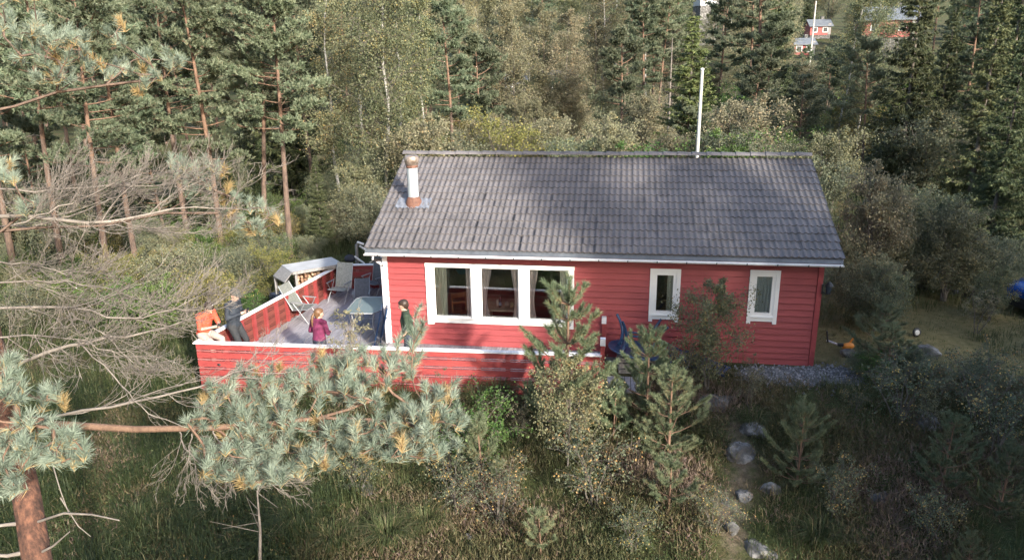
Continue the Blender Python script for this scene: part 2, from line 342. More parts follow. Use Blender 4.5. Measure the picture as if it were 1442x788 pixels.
mb.add(np.stack([GX, GY, GZ], -1), np.stack([i+j, i+j+1, i+nx+j+1, i+nx+j], -1).reshape(-1, 4), smooth=True)
gme = mb.mesh('ground', groundmat())
put(gme, 'path', .46-pd*.75); put(gme, 'gravel', .60-gd*.55); put(gme, 'yard', .95-yd*.22)
link('ground', gme, kind='structure', label='sloping heath and forest ground around the cabin')

# ------------------------------------------------------------------ cabin
HL, HD = 9.70, 6.37                       # length and depth of the walls
ZE, ZR, YR, OV = 2.543, 4.125, 3.187, .398
SL = math.atan2(ZR-ZE, YR+OV)
cabin = empty('cabin', (0, 0, 0), label='red wooden cabin with grey tiled roof and white framed windows', cat='cabin')
WINS = [(0.964, 4.41, .628, 2.124), (6.098, 6.764, .888, 2.139), (8.237, 8.876, .921, 2.167)]
# holes sit a little inside the white trim
HOLES = [(a+.05, b_-.05, c+.05, d-.04) for a, b_, c, d in WINS]
def cut_rows(xa, xb, za, zb, holes):
    """pieces of one board course left after the openings"""
    out = []; xs = sorted({xa, xb, *[h for q in holes for h in q[:2] if xa < h < xb]})
    for x0, x1 in zip(xs[:-1], xs[1:]):
        xm = (x0+x1)/2; rng = [(za, zb)]
        for h in holes:
            if h[0] < xm < h[1]:
                new = []
                for a, b_ in rng:
                    if h[3] <= a or h[2] >= b_: new.append((a, b_)); continue
                    if h[2] > a: new.append((a, h[2]))
                    if h[3] < b_: new.append((h[3], b_))
                rng = new
        out += [(x0, x1, a, b_) for a, b_ in rng if b_-a > .004]
    # merge neighbours with equal heights
    res = []
    for q in out:
        if res and abs(res[-1][1]-q[0]) < 1e-6 and abs(res[-1][2]-q[2]) < 1e-6 and abs(res[-1][3]-q[3]) < 1e-6: res[-1] = (res[-1][0], q[1], q[2], q[3])
        else: res.append(q)
    return res
PITCH = .1455
WZ0, WZ1 = -.04, ZE-.10
# front wall: a core with openings, clad in boards
core = MB()
for x0, x1, a, b_ in cut_rows(0.0, HL, WZ0, WZ1, HOLES):
    core.box(((x0+x1)/2, .075, (a+b_)/2), (x1-x0, .13, b_-a))
fw = core.build('front_wall', M['red'], cabin)
k = 0; z = WZ0
while z < WZ1-.02:
    zt = min(z+PITCH, WZ1)
    for x0, x1, a, b_ in cut_rows(.055, HL-.055, z, zt, HOLES):
        y_a = -.044+.034*(a-z)/PITCH; y_b = -.044+.034*(b_-z)/PITCH
        m = MB(); m.prism([(.006, a), (y_a, a), (y_b, b_-.014), (.006, b_-.014)], x0, x1, 0)
        m.build('board', M['red'], fw)
    z += PITCH
def gable(name, x, sgn):
    m = MB(); m.prism([(.15, WZ0), (HD-.0, WZ0), (HD, WZ1), (YR, ZR-.22), (.15, WZ1)], x, x-sgn*.13, 0)
    g = m.build(name, M['red'], cabin); z = WZ0
    while z < ZR-.3:
        zt = z+PITCH
        def ext(zz):
            if zz <= WZ1: return .0, HD
            t_ = (zz-WZ1)/(ZR-.24-WZ1); return YR*t_, HD-(HD-YR)*t_
        a0, a1 = ext(z); c0, c1 = ext(min(zt, ZR-.26))
        if a1-a0 > .2:
            xo, xi = x+sgn*.034, x+sgn*.010
            V = [(x-sgn*.006, a0, z), (xo, a0, z), (xi, c0, min(zt, ZR-.26)), (x-sgn*.006, c0, min(zt, ZR-.26)), (x-sgn*.006, a1, z), (xo, a1, z), (xi, c1, min(zt, ZR-.26)), (x-sgn*.006, c1, min(zt, ZR-.26))]
            mm = MB(); mm.add(V, [[0, 1, 2, 3], [7, 6, 5, 4], [0, 4, 5, 1], [1, 5, 6, 2], [2, 6, 7, 3]]); mm.build('board', M['red'], g)
        z = zt
gable('gable_wall', 0.0, -1); gable('gable_wall', HL, 1)
m = MB(); m.box((HL/2, HD-.06, (WZ0+WZ1)/2), (HL-.3, .12, WZ1-WZ0)); m.build('rear_wall', M['red'], cabin)
m = MB(); m.box((HL/2, HD/2, -.08), (HL-.05, HD-.05, .1)); m.build('foundation', M['rock'], cabin)
for x in (.0, HL):
    m = MB(); s_ = -1 if x == 0 else 1
    m.box((x-s_*.03+s_*.035, -.03, (WZ0+WZ1)/2-.01), (.11, .06, WZ1-WZ0)); m.build('corner_board', M['capwhite'] if x == 0 else M['red'], cabin)
# roof deck under the tiles
def slope_pt(u, v, off=0.0, back=False):
    """u along x, v up the slope from the eave, off = out of the slope"""
    y = -OV+v*math.cos(SL)-off*math.sin(SL); z_ = ZE+v*math.sin(SL)+off*math.cos(SL)
    return (u, 2*YR-y if back else y, z_)
XL, XR = -.342, HL+.332
SLEN = math.hypot(YR+OV, ZR-ZE)
roof = MB()
prof = [(-OV+.02, ZE-.035), (YR, ZR-.035), (2*YR+OV-.02, ZE-.035), (2*YR+OV-.02, ZE-.10), (YR, ZR-.12), (-OV+.02, ZE-.10)]
n = len(prof); V = [(x, y, z_) for x in (XL+.02, XR-.02) for y, z_ in prof]
roof.add(V, [[i, (i+1) % n, n+(i+1) % n, n+i] for i in range(n)]); roof.add(V, [[0, 1, 4, 5], [1, 2, 3, 4], [n+5, n+4, n+1, n], [n+4, n+3, n+2, n+1]])
roof_o = roof.build('roof', M['greywood'], cabin)
NT, NC = 38, 14
TW, TG = (XR-XL)/NT, (SLEN-.05)/NC
def tile_mesh(mbl, u0, v0, back=False, jit=(0, 0, 0)):
    q = 12; us = np.linspace(0, TW+.012, q+1); pr = []
    for u in us:
        t_ = (u/TW*2) % 1.0
        pr.append(.030*math.sin(PI*min(t_/.62, 1.0))**.8 if t_ < .62 else .0)
    V = []
    for v, base in ((-.012, .030), (TG+.03, .004)):
        for u, h in zip(us, pr): V.append(slope_pt(u0+u, v0+v+jit[0], base+h+jit[1]*(1-2*u/TW), back))
    for u, h in zip(us, pr): V.append(slope_pt(u0+u, v0-.012+jit[0], h-.002, back))
    s_ = q+1; Fc = []
    for i in range(q):
        Fc.append([i, i+1, s_+i+1, s_+i]); Fc.append([2*s_+i, 2*s_+i+1, i+1, i])
    V = np.array(V); Fc = np.array(Fc)
    mbl.add(V, Fc[:, ::-1] if back else Fc, smooth=False)
tm = MB(); tile_mesh(tm, 0, 0); tmesh = tm.mesh('tile', M['tile'])
p0 = np.array(slope_pt(0, 0)); rng = np.random.default_rng(5)
rest = MB()
for c in range(NC):
    for k in range(NT):
        if c < 8:
            d = np.array(slope_pt(XL+k*TW, c*TG))-p0+np.array([0, 0, rng.normal()*.0012])
            link('tile', tmesh, roof_o, d, (0, rng.normal()*.003, rng.normal()*.002))
        else: tile_mesh(rest, XL+k*TW, c*TG, jit=(rng.normal()*.003, rng.normal()*.003))
        if c % 1 == 0: tile_mesh(rest, XL+k*TW, c*TG, True)
rest.build('upper_tiles', M['tile'], roof_o, kind='stuff')
rl = .362; x = XL-.01; rt = MB(); a = np.linspace(-1.15, 1.15, 9)
for xx, rr in ((0, .128), (.37, .116)):
    pass
prof_o = [(math.sin(t_)*.135, math.cos(t_)*.115-.02) for t_ in a]
V = []
for xx, sc in ((0, 1.16), (rl+.03, .92)):
    V += [(xx, u*sc, w_*sc) for u, w_ in prof_o]
V += [(0, u*.98, w_*.98-.022) for u, w_ in prof_o]
q = len(prof_o); rt.add(V, [[i, q+i, q+i+1, i+1] for i in range(q-1)]+[[2*q+i, i, i+1, 2*q+i+1] for i in range(q-1)])
rtm = rt.mesh('ridge_tile', M['tile'])
nr = int((XR-XL)/rl)+1
for k in range(nr): link('ridge_tile', rtm, roof_o, (XL-.01+k*(XR-XL+.02-.03)/nr, YR, ZR+.055+rng.normal()*.003), (0, 0, rng.normal()*.01))
# verge boards and eaves
for x in (XL+.005, XR-.005):
    for back in (False, True):
        m = MB(); s_ = -1 if x < 0 else 1
        pts = [slope_pt(x, .0, -.03, back), slope_pt(x, SLEN-.01, -.03, back), slope_pt(x, SLEN-.01, -.19, back), slope_pt(x, 0, -.19, back)]
        V = [(p[0]-.014*s_*0, p[1], p[2]) for p in pts]+[(p[0]-s_*.028, p[1], p[2]) for p in pts]
        m.add(V, [[0, 1, 2, 3], [7, 6, 5, 4], [0, 4, 5, 1], [1, 5, 6, 2], [2, 6, 7, 3], [3, 7, 4, 0]]); m.build('verge_board', M['capwhite'] if not back else M['greywood'], roof_o)
m = MB(); m.prism([(-OV+.02, ZE-.005), (-OV-.055, ZE-.085), (-OV-.055, ZE-.095), (-OV+.02, ZE-.03)], XL+.02, XR-.02, 0); m.build('eaves_strip', M['zinc'], roof_o)
m = MB(); m.box((HL/2, -OV/2+.0, ZE-.125), (XR-XL-.1, OV-.03, .03)); m.build('soffit', M['red'], roof_o)
gut = MB(); a = np.linspace(PI, 2*PI, 9); gy0, gz0, gr = -OV-.095, ZE-.105, .05
nseg = 16; xs = np.linspace(XL+.02, XR-.02, nseg+1)
gutter = gut
V = []
for x in (XL+.02, XR-.02):
    for rr in (gr, gr-.008): V += [(x, gy0+rr*math.cos(t_), gz0+rr*math.sin(t_)) for t_ in (a if rr == gr else a[::-1])]
q = 18; gut.add(V, [[i, (i+1) % q, q+(i+1) % q, q+i] for i in range(q)])
gut.add(V, [list(range(q))]); gut.add(V, [list(range(q, 2*q))[::-1]])
gut_o = gut.build('gutter', M['gutter'], roof_o)
br = MB(); a2 = np.linspace(PI, 2*PI, 9)
br.tube([(0, (gr+.006)*math.cos(t_), (gr+.006)*math.sin(t_)) for t_ in a2], .011, 4)
brm = br.mesh('bracket', M['dark'])
for x in np.arange(XL+.35, XR, .62): link('bracket', brm, gut_o, (x, gy0, gz0))
dp = MB(); dp.tube([(-.14, gy0+.02, gz0-.06), (-.14, gy0+.02, gz0-.12), (-.075, -.10, gz0-.34), (-.065, -.085, gz0-.6), (-.065, -.085, .12)], .034, 8)
dpo = dp.build('downpipe', M['capwhite'], cabin)
for zz in (2.05, .75):
    m = MB(); m.tube([(-.065, -.085, zz-.02), (-.065, -.085, zz+.02)], .040, 8); m.build('pipe_clamp', M['dark'], dpo)
m = MB(); m.tube([(-.16, gy0+.02, gz0-.055), (-.12, gy0+.05, gz0-.16), (-.085, -.16, gz0-.24)], .044, 8); m.build('pipe_elbow', M['dark'], dpo)

# windows
def wall_box(name, x0, x1, z0, z1, y0, y1, mat, parent):
    m = MB(); m.box(((x0+x1)/2, (y0+y1)/2, (z0+z1)/2), (x1-x0, y1-y0, z1-z0)); return m.build(name, mat, parent)
def curtain(parent, x0, x1, z0, z1, mat, gather=0.0, y=.095, side=0):
    m = MB(); nu, nv = 60, 14; V = []
    for b_ in range(nv+1):
        t_ = b_/nv; zz = z1+(z0-z1)*t_
        sq = gather*math.sin(PI*min(1, t_*1.15)/1.3)**2
        for a_ in range(nu+1):
            s_ = a_/nu; xa, xb = x0, x1
            if side < 0: xb = x1-(x1-x0)*sq
            if side > 0: xa = x0+(x1-x0)*sq
            V.append((xa+(xb-xa)*s_, y+.022*math.sin(s_*(x1-x0)*95+t_*1.2)+.01*math.sin(s_*31), zz))
    q = nu+1; m.add(V, [[b_*q+a_, b_*q+a_+1, (b_+1)*q+a_+1, (b_+1)*q+a_] for b_ in range(nv) for a_ in range(nu)], smooth=True)
    m.build('curtain', mat, parent)
X0, X1, Z0, Z1 = WINS[0]
panes = [(X0+.16, X0+1.07), (X0+1.275, X0+2.185), (X0+2.39, X1-.13)]
zb, zt = Z0+.155, Z1-.085
win = link('window', None, cabin, label='wide three pane window above the deck')
wall_box('head_trim', X0-.01, X1+.01, zt, Z1, -.055, .02, M['white'], win)
wall_box('sill_trim', X0+.09, X1-.09, Z0+.045, zb, -.055, .02, M['white'], win)
wall_box('sill', X0+.09, X1-.09, zb-.001, zb+.022, -.085, -.053, M['white'], win)
wall_box('side_trim', X0, panes[0][0], Z0, zt, -.060, .02, M['white'], win)
wall_box('side_trim', panes[2][1], X1, Z0, zt, -.060, .02, M['white'], win)
for a_, b_ in ((panes[0][1], panes[1][0]), (panes[1][1], panes[2][0])): wall_box('mullion', a_, b_, zb, zt, -.050, .05, M['white'], win)
for a_, b_ in panes:
    fr = MB()
    for q in ((a_, a_+.035, zb, zt), (b_-.035, b_, zb, zt)): fr.box(((q[0]+q[1])/2, .035, (zb+zt)/2), (q[1]-q[0], .05, zt-zb))
    for q in (zb+.018, zt-.018): fr.box(((a_+b_)/2, .034, q), (b_-a_-.07, .05, .036))
    f_ = fr.build('sash', M['white'], win)
    wall_box('pane', a_+.034, b_-.034, zb+.034, zt-.034, .030, .036, M['glass'], win)
curtain(win, panes[0][0]+.02, panes[0][0]+.30, zb-.15, zt+.02, M['curtain_green'])
curtain(win, panes[0][1]-.15, panes[0][1]+.01, zb-.15, zt+.02, M['curtain_pink'])
curtain(win, panes[1][0], panes[1][0]+.26, zb-.15, zt+.02, M['curtain_pink'], .45, side=-1)
curtain(win, panes[1][1]-.20, panes[1][1]+.02, zb-.15, zt+.02, M['curtain_pink'], .35, side=1)
curtain(win, panes[2][0], panes[2][0]+.22, zb-.15, zt+.02, M['curtain_pink'], .4, side=-1)
curtain(win, panes[2][1]-.2, panes[2][1], zb-.15, zt+.02, M['curtain_green'])
for wi, (X0, X1, Z0, Z1) in enumerate(WINS[1:]):
    win = link('window', None, cabin, label=['narrow casement window with a half drawn curtain', 'narrow casement window with a closed pale blue blind'][wi])
    wall_box('head_trim', X0, X1, Z1-.085, Z1, -.058, .02, M['white'], win)
    wall_box('head_flashing', X0-.02, X1+.02, Z1+.002, Z1+.05, -.075, .0, M['red'], win)
    wall_box('side_trim', X0, X0+.085, Z0, Z1-.085, -.058, .02, M['white'], win)
    wall_box('side_trim', X1-.085, X1, Z0, Z1-.085, -.058, .02, M['white'], win)
    wall_box('sill_trim', X0+.085, X1-.085, Z0+.06, Z0+.15, -.055, .02, M['white'], win)
    wall_box('sill', X0+.07, X1-.07, Z0+.15, Z0+.172, -.085, .02, M['white'], win)
    a_, b_, zb, zt = X0+.085, X1-.085, Z0+.172, Z1-.085
    fr = MB(); fwid = .072
    for q in ((a_, a_+fwid), (b_-fwid, b_)): fr.box(((q[0]+q[1])/2, .0, (zb+zt)/2), (q[1]-q[0], .07, zt-zb))
    for q in (zb+fwid/2, zt-fwid/2): fr.box(((a_+b_)/2, -.001, q), (b_-a_-2*fwid, .068, fwid))
    fr.build('sash', M['white'], win)
    wall_box('pane', a_+fwid-.001, b_-fwid+.001, zb+fwid-.001, zt-fwid+.001, .008, .014, M['glass'], win)
    if wi == 0: curtain(win, b_-.19, b_, zb, zt, M['curtain_green'])
    else: curtain(win, a_+.02, b_-.01, zb, zt, M['curtain_blue'], y=.065)
# chimney flue
def on_roof(px, py):
    d = ray(px, py); nrm = np.array([0, -math.sin(SL), math.cos(SL)]); q = np.array([0, -OV, ZE])
    t_ = ((q-CAM) @ nrm)/(d @ nrm); return CAM+d*t_
cb = on_roof(583, 288)
flue = link('chimney_flue', None, cabin, cb)
m = MB(); m.lathe([(.13, .10), (.13, .98)], k=20); m.build('pipe', M['steel'], flue)
m = MB(); m.lathe([(.21, -.06), (.205, .02), (.185, .11), (.142, .19), (.132, .20)], k=20); m.build('collar', M['rust'], flue)
m = MB(); m.lathe([(.132, .96), (.15, .97), (.165, 1.04), (.172, 1.05), (.172, 1.16), (.14, 1.19), (.10, 1.17), (.0, 1.165)], k=20); m.build('cowl', M['rustcap'], flue)
m = MB(); m.lathe([(.133, .90), (.142, .905), (.142, .955), (.133, .96)], k=20); m.build('clamp_band', M['rust'], flue)
m = MB(); q = 24; V = []
for b_ in range(9):
    for a_ in range(q+1):
        u = -.42+.84*a_/q; v = -.22+.42*b_/8
        pt = np.array(slope_pt(u, v, .055+.014*math.sin(a_*1.75+b_*.7)+.02*(b_ == 0)*math.sin(a_*2.3)))-np.array(slope_pt(0, 0)); V.append(pt)
m.add(V, [[b_*(q+1)+a_, b_*(q+1)+a_+1, (b_+1)*(q+1)+a_+1, (b_+1)*(q+1)+a_] for b_ in range(8) for a_ in range(q)], smooth=True); m.build('flashing', M['lead'], flue)
# wall lamp by the corner
lp = link('wall_lamp', None, cabin, (HL+.035, -.04, 1.78))
m = MB(); m.box((.02, 0, 0), (.03, .10, .22)); m.build('wall_plate', M['dark'], lp)
m = MB(); m.tube([(.03, 0, -.05), (.10, -.01, -.12), (.16, -.01, -.09)], .012, 6); m.build('arm', M['dark'], lp)
m = MB(); m.lathe([(.05, -.09), (.075, .07)], (.16, -.01, 0), 6); m.build('lantern_glass', plain('lamp_glass', (.05, .06, .075), .15), lp)
m = MB(); m.lathe([(.055, -.12), (.055, -.09)], (.16, -.01, 0), 6); m.build('lantern_base', M['dark'], lp)
m = MB(); m.lathe([(.095, .07), (.05, .13), (.0, .17)], (.16, -.01, 0), 6); m.build('lantern_cap', M['dark'], lp)
# the room behind the windows
m = MB(); m.box((HL/2, HD/2, .06), (HL-.3, HD-.3, .04)); m.build('room_floor', M['interior_floor'], cabin)
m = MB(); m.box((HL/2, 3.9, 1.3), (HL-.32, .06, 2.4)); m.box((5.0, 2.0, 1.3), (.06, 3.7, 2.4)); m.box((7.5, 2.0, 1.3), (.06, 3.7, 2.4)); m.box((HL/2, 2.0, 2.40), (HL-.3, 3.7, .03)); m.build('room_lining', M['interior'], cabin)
# things on the table behind the middle pane
t = empty('dining_table', (2.75, .95, .08), label='pale wooden dining table seen through the middle window pane', cat='table')
m = MB(); m.box((0, 0, .735), (1.15, .9, .035)); m.build('table_top', M['rawwood'], t)
lm = MB(); lm.box((0, 0, .36), (.06, .06, .715)); lmm = lm.mesh('leg', M['rawwood'])
for sx in (-1, 1):
    for sy in (-1, 1): link('leg', lmm, t, (sx*.5, sy*.38, 0))
TZ = .08+.7525
b = empty('bottle', (2.58, .72, TZ), label='dark bottle with a blue label on the table inside', cat='bottle')
m = MB(); m.lathe([(0, 0), (.036, 0), (.037, .16), (.030, .20), (.013, .235), (.013, .30), (0, .30)]); m.build('body', plain('dark_bottle_glass', (.02, .03, .05), .1), b)
m = MB(); m.lathe([(.0375, .05), (.0375, .13)]); m.build('paper_label', plain('bottle_label', (.25, .35, .5), .6), b)
for k, (x, y, h, r_, c, lab) in enumerate([(2.50, .82, .16, .035, (.75, .72, .65), 'white cup beside the dark bottle on the table inside'), (2.86, .74, .13, .05, (.55, .40, .22), 'amber glass jar on the table inside'), (2.99, .86, .17, .045, (.62, .52, .38), 'cream jug behind the amber jar on the table inside'), (2.72, .88, .09, .06, (.40, .36, .30), 'low bowl between the bottle and the amber jar')]):
    m = MB(); m.lathe([(0, 0), (r_*.8, 0), (r_, h*.5), (r_*.85, h), (r_*.72, h), (r_*.8, h*.5), (0, .012)])
    m.build(['cup', 'jar', 'jug', 'bowl'][k], plain('ware_%d' % k, c, .35), None, loc=(x, y, TZ), label=lab, cat=['cup', 'jar', 'jug', 'bowl'][k])
m = MB(); q = 12
for b_ in range(1): m.lathe([(.001, -.17), (.10, -.14), (.16, -.05), (.165, .05), (.11, .14), (.03, .17), (.001, .17)], k=16)
m.tube([(0, 0, .17), (0, 0, .64)], .006, 4)
m.build('pendant_lamp', plain('teal_lamp_shade', (.04, .16, .20), .5), None, loc=(1.62, .95, 1.74), label='teal round pendant lamp hanging inside the left window pane', cat='lamp')
ch = empty('dining_chair', (1.55, 1.0, .08), .5, label='orange brown wooden chair inside the left window pane', cat='chair')
wm = pmat('varnished_pine', (.32, .15, .05), (.42, .22, .08), 5, .4)
m = MB(); m.box((0, 0, .45), (.42, .42, .03)); m.build('seat', wm, ch)
lm = MB(); lm.box((0, 0, .215), (.04, .04, .43)); lmm = lm.mesh('leg', wm)
for sx in (-1, 1):
    for sy in (-1, 1): link('leg', lmm, ch, (sx*.18, sy*.18, 0))
m = MB(); m.box((-.18, .2, .70), (.04, .035, .48)); m.box((.18, .2, .70), (.04, .035, .48)); m.box((0, .2, .87), (.32, .025, .12)); m.box((0, .2, .68), (.32, .025, .05)); m.build('backrest', wm, ch)
# ------------------------------------------------------------------ deck and its fences
DZ, CZ = .11, .85
FL = hit(275, 481, 2, CZ); FR = hit(845, 499, 2, CZ); BL = hit(478, 372, 2, CZ); BR = hit(540, 371, 2, CZ)
FL, FR, BL, BR = (p[:2] for p in (FL, FR, BL, BR))
BR = BL+(BR-BL)*((-.02-BL[0])/(BR[0]-BL[0]))
deck = empty('deck', (FL[0], FL[1], DZ), label='weathered grey plank deck around the cabin corner', cat='deck')
def world_child(mbl, name, mat, parent, **kw):
    """mesh given in world coordinates under a thing whose Empty is not at the origin"""
    off = np.array(parent.location)
    if parent.parent is not None: off = off+np.array(parent.parent.location)
    mbl.v = [v-off for v in mbl.v]; return mbl.build(name, mat, parent, **kw)
BWID = .125; x = -3.75; rng = np.random.default_rng(9)
def lineY(A, B, x): return A[1]+(B[1]-A[1])*(x-A[0])/(B[0]-A[0])
def lineX(A, B, y): return A[0]+(B[0]-A[0])*(y-A[1])/(B[1]-A[1])
while x < FR[0]:
    xa, xb = x+.004, x+BWID-.004; xm = (xa+xb)/2
    y0 = lineY(FL, FR, xm)+.05
    y1 = lineY(BL, BR, xm)-.03 if xm < -.03 else -.06
    if xm < BL[0]: y1 = FL[1]+(xm-FL[0])/(BL[0]-FL[0])*(BL[1]-FL[1])-.06
    if y1-y0 > .1 and xm > FL[0]+.02:
        m = MB(); dz = rng.normal()*.0025; m.box((xm, (y0+y1)/2, DZ-.014+dz), (xb-xa, y1-y0, .028)); world_child(m, 'deck_board', M['deck'], deck)
    x += BWID
for t_ in np.linspace(.04, .98, 9):
    q = FL+(FR-FL)*t_; m = MB(); m.box((q[0], q[1]+.12, -.42), (.10, .10, 1.0)); world_child(m, 'support_post', M['greywood'], deck)
for t_ in (.3, .6, .9):
    q = FL+(BL-FL)*t_; m = MB(); m.box((q[0]+.15, q[1], -.42), (.10, .10, 1.0)); world_child(m, 'support_post', M['greywood'], deck)
for y in (-1.9, -.3):
    m = MB(); m.box((FR[0]/2-.6, y, DZ-.11), (7.4, .05, .14)); world_child(m, 'joist', M['greywood'], deck)
def fence(label, A, B, inward, ztop, zbot, posts, post_in=True, seed=1, worn=False, inner=False):
    """horizontal boards with narrow strips between, posts on the inner face and a white cap"""
    A = np.array(A); B = np.array(B); L_ = np.linalg.norm(B-A); d = (B-A)/L_; ang = math.atan2(d[1], d[0]); Rm = rotz(ang)
    nrm = np.array([-d[1], d[0]])*inward
    f = empty('deck_fence', (A[0], A[1], zbot), label=label, cat='fence', group='fences around the deck')
    rng = np.random.default_rng(seed); z = ztop-.03; k = 0
    def bx(name, s0, s1, off, th, za, zc, mat):
        m = MB(); c = A+d*(s0+s1)/2+nrm*off
        m.box((c[0], c[1], (za+zc)/2), (s1-s0, th, zc-za), Rm); return world_child(m, name, mat, f)
    wide, nar, gp = .136, .030, .019
    while z > zbot+.05:
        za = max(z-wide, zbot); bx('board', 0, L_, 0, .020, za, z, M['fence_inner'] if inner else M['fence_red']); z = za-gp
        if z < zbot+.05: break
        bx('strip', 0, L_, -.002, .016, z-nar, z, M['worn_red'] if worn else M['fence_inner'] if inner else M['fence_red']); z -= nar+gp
    n = posts
    for i in range(n):
        s = .05+(L_-.10)*i/(n-1)
        bx('post', s-.045, s+.045, .046, .070, DZ if post_in else zbot, ztop-.031, M['fence_red'])
    bx('cap', -.03, L_+.03, .012, .135, ztop-.028, ztop, M['capwhite'])
    return f
fence('long red slatted deck fence with white cap facing the heath', FL, FR, 1, CZ, -.42, 15, seed=2, worn=True)
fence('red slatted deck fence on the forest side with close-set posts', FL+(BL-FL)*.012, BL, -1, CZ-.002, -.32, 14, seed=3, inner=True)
fence('short red slatted deck fence at the far end beside the firewood shelter', BL+(BR-BL)*.02, BR, -1, CZ-.004, -.2, 4, seed=4)
# gate posts at the open end of the front deck
wp = hit(851, 446, 1, -.10); cp = hit(849, 476, 1, FR[1]+.03)
for (x, y, zt, lab) in ((5.107, -.10, .976, 'red post with white top against the cabin wall at the deck end'), (FR[0]+.05, FR[1]+.03, cp[2], 'pale capped post at the end of the long deck fence')):
    f = empty('deck_post', (x, y, -.1), label=lab, cat='post')
    m = MB(); m.box((x, y, (zt-.15-.1)/2), (.085, .085, zt-.15+.1)); world_child(m, 'post_shaft', M['fence_red'], f)
    m = MB(); m.box((x, y, zt-.075), (.105, .105, .15)); world_child(m, 'post_top', M['capwhite'], f)
m = MB(); st = empty('deck_step', (5.55, -1.1, -.3), label='grey wooden step beside the open end of the deck', cat='step')
for k in range(6):
    m = MB(); m.box((5.28+k*.125, -1.05, -.02), (.115, 1.5, .035)); world_child(m, 'step_board', M['deck'], st)
for yy in (-1.78, -.35):
    m = MB(); m.box((5.6, yy, -.18), (.78, .03, .28)); world_child(m, 'riser', M['greywood'], st)

# ------------------------------------------------------------------ deck furniture
def armchair(label, loc, rz, recline, mat, seat_h=.42, group='garden chairs on the deck'):
    t = empty('garden_chair', loc, rz, label=label, cat='chair', group=group); t.scale = (.86,)*3
    wid = .29
    c, s = math.cos(recline), math.sin(recline); bk = np.array([-s, 0, c])
    hb = np.array([-.22, 0, seat_h-.03])
    for sy in (-1, 1):
        y = sy*wid; o = np.array([0, y, 0])
        m = MB(); m.tube([hb+o-bk*.02, hb+o+bk*.80, hb+o+bk*.84+np.array([0, -sy*.03, 0])], .013, 6); m.build('back_tube', M['alu'], t)
        m = MB(); m.tube([o+(-.24, 0, seat_h-.04), o+(.26, 0, seat_h+.02)], .012, 6); m.build('seat_tube', M['alu'], t)
        m = MB(); m.tube([o+(.30, sy*.02, 0), o+(.05, sy*.015, seat_h*.78), o+(-.18, sy*.015, seat_h+.20)], .012, 6); m.build('leg', M['alu'], t)
        m = MB(); m.tube([o+(-.36, sy*.02, 0), o+(.0, sy*.02, seat_h*.6), o+(.22, sy*.02, seat_h+.22)], .012, 6); m.build('leg', M['alu'], t)
        m = MB(); m.box(o+(.02, sy*.025, seat_h+.225), (.46, .045, .022)); m.build('armrest', M['alu'], t)
    m = MB(); m.tube([(.27, -wid, seat_h+.02), (.27, wid, seat_h+.02)], .012, 6); m.build('front_bar', M['alu'], t)
    def sheet(name, pts):
        m = MB(); V = []
        for th in (0, -.008):
            for q in pts:
                for yy in (-wid+.012, 0, wid-.012): V.append((q[0], yy, q[2]+th-.012*(yy == 0)))
        n = len(pts); Fc = []
        for th in (0, 1):
            for i in range(n-1):
                for j in range(2):
                    a = th*n*3+i*3+j; Fc.append([a, a+1, a+4, a+3] if not th else [a+3, a+4, a+1, a])
        m.add(V, Fc, smooth=True); m.build(name, mat, t)
    sheet('seat', [np.array([-.23, 0, seat_h-.03]), np.array([0, 0, seat_h-.02]), np.array([.26, 0, seat_h+.024])])
    sheet('backrest', [hb+bk*f for f in (.02, .25, .55, .83)])
    return t
def onfloor(px, py): return hit(px, py, 2, DZ)
armchair('reclined grey garden chair beside the forest side fence, seat towards the table', onfloor(430, 450), R(-8), R(30), M['sling_dark'])
armchair('pale patterned high-back garden chair facing the camera near the far fence', onfloor(480, 423), R(-100), R(17), M['sling'])
armchair('dark blue-grey garden chair against the cabin corner', onfloor(528, 414), R(-115), R(12), M['darksling'])
low = armchair('low folded-back chair with dark mesh back behind the glass table', onfloor(510, 428), R(-75), R(46), M['darksling'], .26); low.scale = (.72,)*3
tc = onfloor(520, 466)
t = empty('garden_table', tc, R(4), label='glass topped garden table with curved grey metal legs', cat='table')
TL_, TWd, TH = 1.25, .82, .70
oct_ = [(-TWd/2+.12, -TL_/2), (TWd/2-.12, -TL_/2), (TWd/2, -TL_/2+.16), (TWd/2, TL_/2-.16), (TWd/2-.12, TL_/2), (-TWd/2+.12, TL_/2), (-TWd/2, TL_/2-.16), (-TWd/2, -TL_/2+.16)]
m = MB(); m.prism([(a*.96, b_*.97) for a, b_ in oct_], TH-.008, TH, 2); m.build('glass_top', M['tableglass'], t)
m = MB(); pts = [(a, b_, TH-.004) for a, b_ in oct_]; m.tube(pts+[pts[0]], .016, 6); m.build('rim', M['alu'], t)
for sx in (-1, 1):
    for sy in (-1, 1):
        m = MB(); m.tube(bez((sx*.30, sy*.48, TH-.02), (sx*.16, sy*.40, .30), (sx*.36, sy*.56, 0), 9), .017, 6); m.build('leg', M['alu'], t)
m = MB(); m.tube([(-.22, 0, .34), (.22, 0, .34)], .012, 6); m.tube([(0, -.45, .34), (0, .45, .34)], .012, 6); m.build('stretcher', M['alu'], t)
